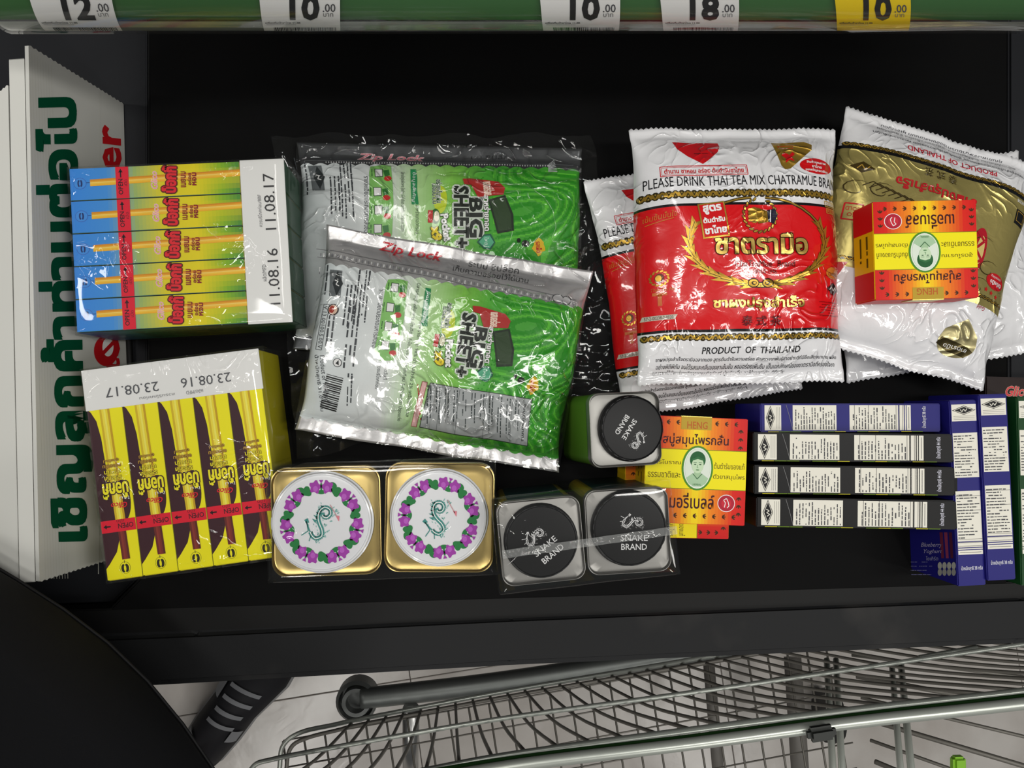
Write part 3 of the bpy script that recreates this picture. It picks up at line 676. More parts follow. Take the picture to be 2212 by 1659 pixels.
        c.poly([(355, 420), (378, 440), (392, 452)]+dp+[(312, 452), (334, 436)], hx('d8cc98'), 2, 1)
        c.poly([(312, 470), (380, 480), (396, 486), (380, 504), (340, 500), (306, 486)], hx('5a5030'), 3, 1); c.text('ชาตรามือ', 352, 489, 10, W_, 4, 178, 56)
    c.build('pouch_print', [M_gloss, M_foil], t, True)
    return B, t
# red pouch behind, white pouch at the foot, front red pouch, golden pouch
teabag([(1258, 384), (1652, 330), (1742, 838), (1362, 900)], .026, .024, 0, 'red and white pouch of tea mix half hidden behind the front red pouch', 'red', 21, tilt=(0, 0))
teabag([(1818, 372), (2235, 330), (2262, 742), (1792, 838)], .020, .018, 0, 'plain white pouch of tea mix at the bottom under the gold pouch', 'white', 23)
teabag([(1362, 258), (1812, 274), (1846, 812), (1392, 838)], .068, .032, .037, 'front red and white pouch of tea mix with gold lettering lying on top of another', 'red', 22)
teabag([(1840, 218), (2262, 350), (2146, 842), (1724, 716)], .054, .027, .028, 'gold and white foil pouch of tea mix lying upside down under a soap box', 'gold', 24)

# ------------------------------------------------------------------ seaweed pouches
GR = hx('46a836'); GD = hx('1c8a14'); SV = (.55, .55, .56)
UW, UH = 585.0, 440.0
QF = [(692, 468), (1282, 592), (1203, 1012), (650, 944)]
FF = Frame(QF, .052)
def z6(zx, zy):
    """a point measured on the front pouch in the photo -> pouch units"""
    x, y = FF.l(620+zx/2.962, 460+zy/2.962); return ((x/FF.w+.5)*UW, (.5-y/FF.h)*UH)
def seaweed(quad, zc, T, base, label, seed, dark, full):
    B = Bag(quad, zc, T, base, seed=seed, seal=.012, wr=.9, teeth=0, pinch=.015, power=.5)
    t = empty('seaweed_snack_pouch', B.F.M, label, 'snack pouch', 'seaweed snack pouches')
    hv = .20 if full else .115; dv = 0 if full else -45
    base_s = (.66, .65, .65) if not dark else (.10, .105, .11)  # back pouch's silver foil gets a dark reflection painted into its colour
    pan = lambda u: ramp([(0, hx('dfe7e8')), (.30, hx('e4e8e6')), (.42, hx('b4dc98')), (.54, hx('84c850')), (.66, hx('4aaa34')), (1, hx('3a9828'))], u)
    B.build('pouch', lambda u, v: base_s if v < hv or v > .93 else pan(u), t, [M_gloss, M_silver], lambda u, v: 1 if v < hv or v > .93 else 0, rows=rowsfor(B.h, (hv, .93)))
    conv = lambda a, b: ((a/UW-.5)*B.w, (.5-b/UH)*B.h)
    c = B.canvas(conv)
    def q(zx, zy): a, b = z6(zx, zy); return (a, b+dv)
    n = 20
    for i in range(n):
        x0 = i*UW/n; x1 = x0+UW/n; cc = pan((x0+x1)/2/UW)
        arc = [(x0+(x1-x0)*k/6, 440*hv-6*math.sin(math.pi*k/6)) for k in range(7)]
        c.poly(arc+[(x1, 440*hv+1), (x0, 440*hv+1)], cc, 1)
        arc = [(x0+(x1-x0)*k/6, 440*.93+6*math.sin(math.pi*k/6)) for k in range(7)]
        c.poly([(x0, 440*.93-1), (x1, 440*.93-1)]+arc[::-1], cc, 1)
    # contour waves on the green side
    def fld(x, y): return .030*x+1.5*math.sin(x*.017+y*.013)+1.6*math.sin(y*.024-x*.010)+1.1*math.cos(y*.045+x*.02)
    gx, gy = 74, 112; X0, X1, Y0, Y1 = 372, 578, 440*hv+3, 404
    for i in range(gx):
        for j in range(gy):
            x, y = X0+(X1-X0)*i/gx, Y0+(Y1-Y0)*j/gy; f = fld(x, y) % 1
            fade = (x-X0)/60
            if f < .34 and R.random() < fade: c.tri([(x, y), (x+(X1-X0)/gx, y), (x+(X1-X0)/gx, y+(Y1-Y0)/gy), (x, y+(Y1-Y0)/gy)], [(0, 1, 2), (0, 2, 3)], hx('249012'), 1.5)
            elif .5 < f < .72 and x > X0+30: c.tri([(x, y), (x+(X1-X0)/gx, y), (x+(X1-X0)/gx, y+(Y1-Y0)/gy), (x, y+(Y1-Y0)/gy)], [(0, 1, 2), (0, 2, 3)], hx('5cc034'), 1.5)
    if not dark:
        a, b = z6(790, 240); c.text('Zip Lock', a, b, 27, hx('d02434'), 4, -2, 140, shear=.25, bold=.02)
        a, b = z6(1325, 325); c.text('ระบบ ซิปล็อค', a, b, 17, hx('2c2c2e'), 4, 0, 112)
        a, b = z6(1305, 385); c.text('เก็บความอร่อยไว้ได้นาน', a, b, 15, hx('2c2c2e'), 4, 0, 168)
        for zx, zy, rx, ry in ((1735, 545, 13, 10), (1790, 558, 11, 10)):
            a, b = z6(zx, zy); c.ell(a, b, rx, ry, hx('505052'), 3+rx*.1); c.ell(a, b, rx-2, ry-2, hx('b0b0b0'), 6)
        for w_, off, cc in ((1.4, -5, '6a6a6c'), (1.4, 12, '707072')):
            c.line([z6(175+k*84, 228+off*3+k*17) for k in range(21)], w_, hx(cc), 3)
        for k in range(84): a, b = z6(200+k*20, 250+k*4.05); c.ell(a, b, 1.9, 4.2, hx('d0d0d0') if k % 2 else hx('808084'), 3, 7)
    else:
        c.text('Zip Lock', 190, 30, 19, hx('d87c88'), 4, -1, 138, shear=.25, bold=.02, outline=(hx('e8dede'), .035))
        c.text('ระบบ ซิปล็อค', 392, 22, 9, hx('202022'), 4, 0, 110)
        for k in range(88): c.ell(56+k*5.3, 43-k*.02, 1.5, 2.2, hx('c8c8c8'), 3, 7)
        c.line([(10, 39), (570, 37)], 1, hx('707476'), 3)
        for k in range(8): c.line([(518, 38+k*2.4), (530+k, 26+k*4)], 1.8, hx('c0c4c4'), 3)
    Tx = hx('3c4044')
    P4 = lambda *z: [q(*p) for p in z]
    c.poly(P4((265, 360), (350, 372), (340, 545), (262, 530)), hx('6c7274'), 2); c.poly(P4((320, 372), (356, 455), (312, 532), (284, 450)), hx('2a3032'), 3); c.line(P4((300, 430), (322, 440), (308, 458), (330, 470)), 2, W_, 4)
    def mq(zx, zy, w_, h_, rows, sd, rot=-86, col=Tx): a, b = q(zx, zy); c.micro(a, b, w_, h_, rows, col, 2, rot=rot, seed=sd)
    mq(238, 440, 74, 9, 1, seed); mq(190, 340, 30, 5, 1, seed+3)
    mq(480, 560, 128, 30, 4, seed+1); mq(400, 600, 90, 26, 3, seed+2); mq(520, 480, 70, 8, 1, seed+4)
    a, b = q(590, 680); c.text('รายละเอียดประกอบการสั่งซื้อ', a, b, 12, Tx, 3, -88, 122)
    if full:
        a, b = q(292, 620); c.ell(a, b, 13, 12, hx('3a3030'), 3); c.ell(a, b, 10, 10, hx('e8c8b0'), 4); c.ell(a-3, b, 6, 8, hx('b04030'), 5)
        a, b = q(222, 730); c.text('V.13.00100.5.00.V', a, b, 9, Tx, 3, -88, 90); c.frame(a-7, b-48, a+7, b+48, 1, Tx, 2)
        mq(275, 760, 92, 20, 2, 8); mq(415, 820, 150, 30, 3, 12)
        a, b = q(190, 1090); c.text('น้ำหนักสุทธิ 31.0 กรัม', a, b, 12, Tx, 3, -76, 118); a, b = q(232, 1060); c.text('Product of Thailand', a, b, 11, Tx, 3, -76, 96, shear=.1)
        a, b = q(325, 960); c.ell(a, b, 10, 9, Tx, 3); c.ell(a, b, 8.4, 7.6, W_, 4); c.poly([(a-4, b+2), (a+2, b-6), (a+4, b+5)], K_, 5)
        z_ = random.Random(3); y = 0
        a0, b0 = q(250, 1030)
        while y < 70:
            h_ = z_.choice((1.2, 2, 3)); c.poly([(a0-y*.12, b0+y), (a0+38-y*.12, b0+3+y), (a0+38-y*.12, b0+3+y+h_), (a0-y*.12, b0+y+h_)], hx('181818'), 3); y += h_+z_.choice((1.4, 2, 2.6))
        mq(395, 1150, 80, 16, 2, 15); a, b = q(640, 1020); c.text('ผลิตวันที่', a, b, 9, Tx, 3, -88, 32); a, b = q(590, 1050); c.text('ควรบริโภคก่อน', a, b, 9, Tx, 3, -88, 50)
    c.poly(P4((650, 430), (720, 428), (775, 445), (765, 560), (750, 700), (712, 900), (680, 950), (600, 948), (560, 900), (590, 760), (615, 600), (635, 470)), hx('84c466'), 3)
    for k, (zx, zy) in enumerate(((700, 492), (672, 620), (660, 740), (640, 860))):
        a, b = q(zx, zy); c.poly([(a-12, b-12), (a+5, b-12), (a+6, b+7), (a-11, b+8)], hx('2a4a2c'), 4); c.poly([(a-10.5, b-10.5), (a+3.5, b-10.5), (a+4.5, b+5.5), (a-9.5, b+6.5)], W_, 5); c.poly([(a+6, b-8), (a+18, b-10), (a+20, b+3), (a+10, b+8)], hx('2c7a30'), 5); c.ell(a+16, b+11, 8, 6, hx('c82c24'), 5, 12)
        c.micro(a-17, b, 22, 5, 1, hx('1c5c20'), 5, rot=-88, seed=k)
    c.poly(P4((888, 488), (922, 494), (918, 560), (905, 640), (900, 735), (858, 728), (870, 620)), hx('1c8c50'), 4); a, b = q(890, 612); c.text('ข้อมูลสำคัญ', a, b, 10, W_, 5, -90, 66)
    a, b = q(800, 900) if full else q(830, 700)
    c.text('มีสารก่อภูมิแพ้อาหาร (โซเดียม 5-ไอโนซิเนต และโซเดียม 5-กัวไนเลต) ปรุงแต่ง', a-8, b, 11, hx('34443a'), 3, -89, 290 if full else 130)
    if full: a, b = q(835, 1010); c.text('สาหร่ายทอด 98% น้ำมันปาล์ม 2% เครื่องปรุงรส', a-8, b, 11, hx('34443a'), 3, -89, 200)
    else: a, b = q(880, 830); c.text('สาหร่ายทอดกรอบ', a, b, 9, hx('34443a'), 3, -89, 60)
    # title reading downwards, white halo behind all of it
    sa, sb = q(1143, 850); ba, bb = q(1228, 868)
    def lay(tx, a, b, h_, w_): 
        c.text(tx, a, b, h_, hx('1e241c'), 8, -89, w_, bold=.05, outline=(hx('ccd6c8'), .09))
    lay('SHEET+', sa, sb, 30, 132); lay('BIG', ba, bb, 27, 84)
    a, b = q(1038, 665); c.text('อร่อยเต็มแผ่น', a, b, 12, hx('285820'), 6, -88, 52, bold=.03, outline=(W_, .04)); a, b = q(1010, 675); c.text('ไม่อมน้ำมัน', a, b, 11, hx('285820'), 6, -88, 46, bold=.02, outline=(W_, .04))
    a, b = q(1035, 720); c.ell(a, b, 14, 30, hx('c8dc30'), 3)
    a, b = q(958, 825); c.rect(a-5, b-14, a+5, b+12, hx('c42c28'), 6); a, b = q(990, 825); c.ell(a, b, 9, 16, hx('2c6c2c'), 5); c.ell(a+2, b, 6, 11, hx('e4e0c0'), 6)
    a, b = q(1040, 905); c.text('Pocket', a, b, 15, W_, 9, -82, 56, bold=.05, outline=(hx('385c1c'), .07)); a, b = q(978, 935); c.text('x9', a, b, 19, hx('f0d820'), 8, -82, 28, bold=.06, outline=(hx('5c5c10'), .08))
    c.poly(P4((1190, 600), (1240, 605), (1400, 655), (1432, 700), (1415, 745), (1260, 738), (1235, 650), (1195, 640)), hx('b42c28'), 9); a, b = q(1335, 690); c.text('แสนอร่อย', a, b, 22, hx('f0d4c0'), 10, -84, 30, bold=.04)
    a, b = q(1300, 850); c.text('สาหร่ายทอด', a, b, 13, W_, 9, -88, 76, bold=.04, outline=(hx('2c3c20'), .06))
    c.poly(P4((1318, 765), (1425, 748), (1452, 880), (1440, 985), (1340, 990)), hx('1c2a18'), 6); c.poly(P4((1330, 778), (1415, 762), (1438, 880), (1428, 972), (1350, 976)), hx('2e4426'), 7)
    a, b = q(1268, 1035); c.poly([(a+18, b), (a+8, b+16), (a-6, b+14), (a-20, b), (a-6, b-16), (a+8, b-18)], hx('1c6048'), 9); c.poly([(a+15, b), (a+6, b+13), (a-5, b+11), (a-16, b), (a-5, b-13), (a+6, b-14)], hx('58b088'), 10); c.text('ใหญ่', a-1, b, 12, hx('d8f0e0'), 11, -88, 20)
    a, b = q(1498, 1075); c.ell(a, b, 8, 7, hx('141c10'), 4); c.ell(a-14, b-6, 4, 5, hx('141c10'), 4)
    a, b = q(1575, 1108); c.poly([(a+13*math.cos(k)*(1+.2*math.sin(k*5)), b+17*math.sin(k)*(1+.2*math.cos(k*4))) for k in [k*.42 for k in range(15)]], hx('e0b81c'), 6); c.text('รสเผ็ด', a, b, 12, hx('b82c1c'), 7, -84, 24, bold=.03)
    if full:
        c.poly(P4((868, 1080), (903, 1086), (825, 1376), (788, 1370)), hx('9c4440'), 4); c.poly(P4((871, 1084), (899, 1089), (822, 1371), (792, 1367)), hx('e4b4b0'), 5); mq(848, 1228, 84, 5, 1, 9, -76, RED)
        c.poly(P4((918, 1088), (1578, 1193), (1552, 1498), (843, 1376)), hx('2c3c2c'), 4); c.poly(P4((922, 1093), (1573, 1197), (1548, 1492), (849, 1371)), hx('a8acac'), 5)
        a, b = q(1525, 1345); c.text('ข้อมูลโภชนาการ', a, b, 9, hx('202424'), 7, -84, 78, bold=.02)
        for k in range(11): a, b = q(1480-k*57, 1335-k*9.5); c.micro(a, b, 88, 13, 2, hx('3c4444'), 6, rot=-82, seed=30+k, rag=.5)
        for k in (0, 3, 6, 8): c.line(P4((1452-k*57, 1185-k*9), (1434-k*60, 1470-k*10)), .8, hx('3c4444'), 6)
    c.build('pouch_print', [M_gloss, M_foil], t, True)
    vs, fs = [], []; nx, ny = 60, 46
    for j in range(ny+1):
        for i in range(nx+1):
            x = (-.5+i/nx)*B.w*1.02; y = (-.5+j/ny)*B.h*1.0
            v = Vector(B.S(max(-B.w/2, min(B.w/2, x)), max(-B.h/2, min(B.h/2, y)))); v.x = x*.99
            p_ = Vector((x*26+seed, y*26, seed)); v.z += .0018+abs(noise.noise(p_))*.003+abs(noise.noise(p_*2.6))*.0012; vs.append(v)
    for j in range(ny):
        for i in range(nx): a = j*(nx+1)+i; fs.append((a, a+1, a+nx+2, a+nx+1))
    mesh('clear_wrap', vs, fs, M_bagfilm, t, True)
    return B
seaweed([(634, 302), (1248, 314), (1262, 760), (640, 752)], .018, .016, .001, 'green seaweed snack pouch lying behind, its dark zip header showing at the top', 31, True, False)
seaweed(QF, .052, .022, .029, 'green and silver seaweed snack pouch on top, lying slanted over the other', 33, False, True)
# loose clear outer bag under and around the pouches
def outerbag():
    corner = [P(584, 292, .004), P(1276, 290, .004), P(1372, 850, .004), P(640, 992, .004)]
    t0 = (corner[0]+corner[1]+corner[2]+corner[3])/4; vs, fs = [], []; nx, ny = 64, 54
    for j in range(ny+1):
        for i in range(nx+1):
            s_, r_ = i/nx, j/ny; p = corner[0].lerp(corner[1], s_).lerp(corner[3].lerp(corner[2], s_), r_)
            e = min(s_, 1-s_, r_, 1-r_)
            p = p-t0; p.x += noise.noise(Vector((0, r_*7, 3)))*.006*(1-s_*0); p.y += noise.noise(Vector((s_*8, 0, 4)))*.005
            p.z = .0012+abs(noise.noise(Vector((s_*9, r_*9, 2))))*.009+abs(noise.noise(Vector((s_*26, r_*26, 2))))*.004; vs.append(p)
    for j in range(ny):
        for i in range(nx): a = j*(nx+1)+i; fs.append((a, a+nx+1, a+nx+2, a+1))
    t0.z = 0
    o = mesh('clear_plastic_bag', vs, fs, film('loose_bag_film', 20, .0016, ior=1.45, haze=.008, cap=.12), None, True); o.location = t0
    tag(o, 'clear crumpled plastic bag spread flat under the two seaweed pouches', 'plastic bag')
outerbag()

# ------------------------------------------------------------------ tins
def snake(c, cx, cy, s, rot, col, L=3, col2=None):
    r = math.radians(rot); q = random.Random(4)
    def T(x, y): return (cx+(x*math.cos(r)+y*math.sin(r))*s, cy+(-x*math.sin(r)+y*math.cos(r))*s)
    body = [(-17, -6), (-20, -2), (-21, 4), (-15, 9), (-8, 6), (-2, -1), (4, -6), (12, -8), (19, -5), (20, 2), (15, 6), (9, 4), (8, -1), (12, -4)]
    pts = [tuple(v.xy) for v in smoothpath([(x, y, 0) for x, y in body], 4)]
    for i in range(46):
        a, b = q.uniform(-27, 25), q.uniform(4, 14); c.line([T(a, b), T(a+q.uniform(1, 3), b+q.uniform(-1.5, 1.5))], .9*s, col2 or col, L)
    for i in range(22):
        a, b = q.uniform(-12, 22), q.uniform(-12, 4); c.line([T(a, b), T(a+1.6, b-1.4)], .8*s, col2 or col, L)
    c.line([T(*p) for p in pts], 5.4*s, col, L+1); c.line([T(*p) for p in pts[:-2]], 1.1*s, W_ if col[1] < .5 else K_, L+2)
    c.line([T(*p) for p in ((-17, -6), (-14, -10), (-9, -15))], 1.6*s, col, L+1); c.line([T(*p) for p in ((-26, -14), (-17, -9), (-7, -17))], 1.1*s, col, L+1)
    c.poly([T(*p) for p in ((-7, -20), (-3, -17), (-7, -13), (-10, -16))], col, L+1); c.line([T(*p) for p in ((-15, -4), (-28, -2))], 1*s, col, L+1)
    for k in range(5): c.poly([T(-4+k*5, -6), T(-1+k*5, -13+abs(k-1)), T(k*5, -6)], col, L+1)
def tin(quad, ztop, label, group, cat, m_lid, capdata, capm, draw, side, name='powder_tin', tiltM=None):
    F = Frame(quad, ztop); M = F.M
    if tiltM: M = tiltM(F)
    t = empty(name, M, label, cat, group); s_ = (F.w+F.h)/2; h = ztop
    sh = rrect(s_, s_, s_*.14); body = []
    loft('can_body', [ringz(sh, .0, .94), ringz(sh, .002, .965), ringz(sh, h-.011, .965), ringz(sh, h-.009, .98), ringz(sh, h-.006, .98)], M_paper if side else m_lid, t)
    bd = COL.objects[-1] if False else t.children[-1] if t.children else None
    obs = [o for o in COL.objects if o.parent == t and o.name.startswith('can_body')]
    if side: ink(obs[-1].data, [side((p.center.z/h), p.center, p.normal) for p in obs[-1].data.polygons])
    # lid with a rolled rim and sunk panel
    prof = [(1.0, -.007), (1.0, -.0006), (.993, .0006), (.978, .0008), (.966, 0), (.958, -.0022), (.94, -.0026), (.80, -.0020)]
    loft('lid', [ringz(rrect(s_*k, s_*k, s_*.14*k), h+dz) for k, dz in prof], m_lid, t, cap0=False)
    cx, cy = F.l(capdata[0], capdata[1]); rr = capdata[2]*(H-ztop)/FPX; ch = capdata[3]
    pr = [(1.03, -.002), (1.03, .0006), (1.0, .001), (1.0, ch-.0012), (.985, ch), (.955, ch+.0003), (.94, ch-.0002), (.90, ch-.0001)]
    loft('cap', [[(cx+rr*k*math.cos(a), cy+rr*k*math.sin(a), h+dz) for a in [2*math.pi*i/48 for i in range(48)]] for k, dz in pr], capm, t, cap0=False)
    zt = h+ch; c = Cv(F.l, lambda x, y, hh: (x, y, zt+hh)); draw(c, capdata[0], capdata[1], capdata[2]); c.build('cap_print', M_matte, t)
    return t, F, s_
PU = hx('a03aa6'); PU2 = hx('b85cc0'); LG = hx('1f7a3c')
def flowers(c, cx, cy, R_, ph, em):
    Q = random.Random(2)
    for k in range(7):
        a = math.radians(ph+k*360/7)
        def pt(da, rad): return (cx+R_*rad*math.cos(a+da), cy+R_*rad*math.sin(a+da))
        # two blossoms, a leaf on each side, small tie between
        for sg in (-1, 1):
            px, py = pt(.17*sg, .735)
            c.poly([(px+R_*.125*(1+.22*math.cos(5*b+sg))*math.cos(b+a)*.9, py+R_*.125*(1+.22*math.cos(5*b+sg))*math.sin(b+a)) for b in [2*math.pi*i/20 for i in range(20)]], PU, 4)
            c.ell(*pt(.17*sg, .70), R_*.05, R_*.06, PU2, 5, 12)
        x, y = pt(0, .62); c.ell(x, y, R_*.085, R_*.045, LG, 3, 14, rot=math.degrees(a)+90)
        c.line([pt(0, .62), pt(0, .80)], R_*.035, LG, 4)
        c.poly([pt(-.05, .87), pt(.05, .87), pt(0, .79)], PU, 5)
        x, y = pt(.32, .80); c.ell(x, y, R_*.05, R_*.08, LG, 3, 12, rot=math.degrees(a)+40)
        x, y = pt(.45, .70); c.poly([(x+R_*.10*(1-.18*math.cos(3*b))*math.cos(b+a), y+R_*.10*(1-.18*math.cos(3*b))*math.sin(b+a)) for b in [2*math.pi*i/16 for i in range(16)]], LG, 4)
    r = math.radians(em-90)
    snake(c, cx-2, cy, R_/62, em, hx('3c8c84'), 4, hx('7fb8b0'))
    dx, dy = math.cos(math.radians(em)), -math.sin(math.radians(em))
    c.line([(cx+18, cy-38), (cx+34, cy-10)], 1.5, hx('c88c90'), 7); c.poly([(cx+30, cy-14), (cx+38, cy-14), (cx+37, cy-2)], hx('e0808c'), 7)
gold_side = None
t1, F1, s1 = tin([(592, 1010), (822, 1002), (822, 1242), (582, 1250)], .078, 'square gold tin with white flower-ringed cap, beside the yellow biscuit pack', 'gold tins taped in a pair', 'tin', M_goldtin, (697, 1127, 105, .0035), M_whitecap, lambda c, x, y, r: flowers(c, x, y, r, 12, 62), None, 'gold_powder_tin')
t2, F2, s2 = tin([(836, 996), (1064, 1000), (1068, 1238), (828, 1238)], .078, 'square gold tin with white flower-ringed cap, the right one of the gold pair', 'gold tins taped in a pair', 'tin', M_goldtin, (949, 1117, 102, .0035), M_whitecap, lambda c, x, y, r: flowers(c, x, y, r, 30, 84), None, 'gold_powder_tin')
def sidegreen(z, c, n):
    k = z*3+c.x*20
    return ramp([(0, hx('0c3014')), (.25, hx('1a5a26')), (.5, hx('102a60')), (.7, hx('1f6a2c')), (.85, hx('c8b028')), (1, hx('0a2a14'))], (k % 1))
def cap(rot, ex, ey, tx, ty, bx, by, s=1):
    def f(c, x, y, r):
        G_ = hx('d8d8d8'); snake(c, x+ex, y+ey, .98*s, rot, G_, 3, hx('8c8c8c'))
        c.text('SNAKE', x+tx, y+ty, 13*s, G_, 3, rot, 58*s, bold=.01); c.text('BRAND', x+bx, y+by, 13*s, G_, 3, rot, 55*s, bold=.01)
        for k in range(24):
            a0 = k*.26; c.line([(x+r*.975*math.cos(a0+j*.05), y+r*.975*math.sin(a0+j*.05)) for j in range(4)], 1.0, hx('3a3a3c'), 2)
    return f
tin([(1072, 1082), (1247, 1064), (1264, 1254), (1092, 1272)], .105, 'square silver powder tin with black cap, beside the gold tins', 'silver powder tins with black caps', 'tin', M_siltin, (1168, 1167, 78, .006), M_blackcap, cap(40, -14, -10, 8, 10, 24, 26), sidegreen)
tin([(1258, 1058), (1434, 1048), (1456, 1234), (1276, 1246)], .105, 'square silver powder tin with upright writing on its black cap, beside the yellow soap box', 'silver powder tins with black caps', 'tin', M_siltin, (1357, 1140, 80, .006), M_blackcap, cap(0, 6, -14, 9, 19, 9, 38), sidegreen)
def tl(F):
    M = F.M.copy(); z = Matrix.Rotation(math.radians(9), 4, F.ey)
    return Matrix.Translation(F.c) @ z @ Matrix.Translation(-F.c) @ M
t3, F3, s3 = tin([(1268, 849), (1422, 843), (1430, 1004), (1273, 1012)], .082, 'smaller silver powder tin leaning over with a tilted black cap, touching the green pouch', 'silver powder tins with black caps', 'tin', M_siltin, (1359, 925, 70, .006), M_blackcap, cap(-123, 10, 26, -8, 2, -24, -8, .84), lambda z, c, n: ramp([(0, hx('0c3014')), (.3, hx('10307c')), (.42, hx('1a7a2c')), (.55, hx('b8b020')), (.62, hx('1a6a2c')), (1, hx('0c3018'))], z), tiltM=tl)
t3.location.z += .0045
def tapepair(ta, Fa, sa, tb, Fb, h, seed, label, tape):
    q0 = Fa.M.translation; q1 = Fb.M.translation; d = q1-q0; ang = math.atan2(d.y, d.x); mid = (q0+q1)/2; mid.z = 0
    w_ = d.length+(sa)+.0; M = Matrix.Translation(mid) @ Matrix.Rotation(ang, 4, 'Z')
    t = empty('shrink_film_sleeve', M, label, 'plastic wrap', 'film sleeves around the tin pairs')
    shell('film', w_, sa*1.02, h, t, M_tinfilm, seed=seed, off=.0022)
    if tape:
        p0, p1 = [M.inverted() @ P(*a) for a in tape]; n = 30; vs, fs = [], []; dd = (p1-p0); pn = Vector((-dd.y, dd.x, 0)).normalized()*.003
        for i in range(n+1):
            p = p0+dd*i/n; p.z = h+.0032+.0006*math.sin(i*1.3); vs += [p-pn, p+pn]
        for i in range(n): fs.append((2*i, 2*i+2, 2*i+3, 2*i+1))
        mesh('film_seam', vs, fs, film('film_seam', 60, .002, ior=1.6, haze=.18), t, True)
tapepair(t1, F1, s1, t2, F2, .0827, 11, 'clear shrink film sleeve around the two gold tins', None)
tA = [o for o in COL.objects if o.name.startswith('powder_tin')]
class _F: pass
fa, fb = _F(), _F(); fa.M = tA[0].matrix_world if False else Frame([(1072, 1082), (1247, 1064), (1264, 1254), (1092, 1272)], .105).M
fb.M = Frame([(1258, 1058), (1434, 1048), (1456, 1234), (1276, 1246)], .105).M
tapepair(None, fa, .064, None, fb, .112, 12, 'clear shrink film sleeve with a seam around the two large silver tins', ((1085, 1198, .115), (1462, 1145, .115)))

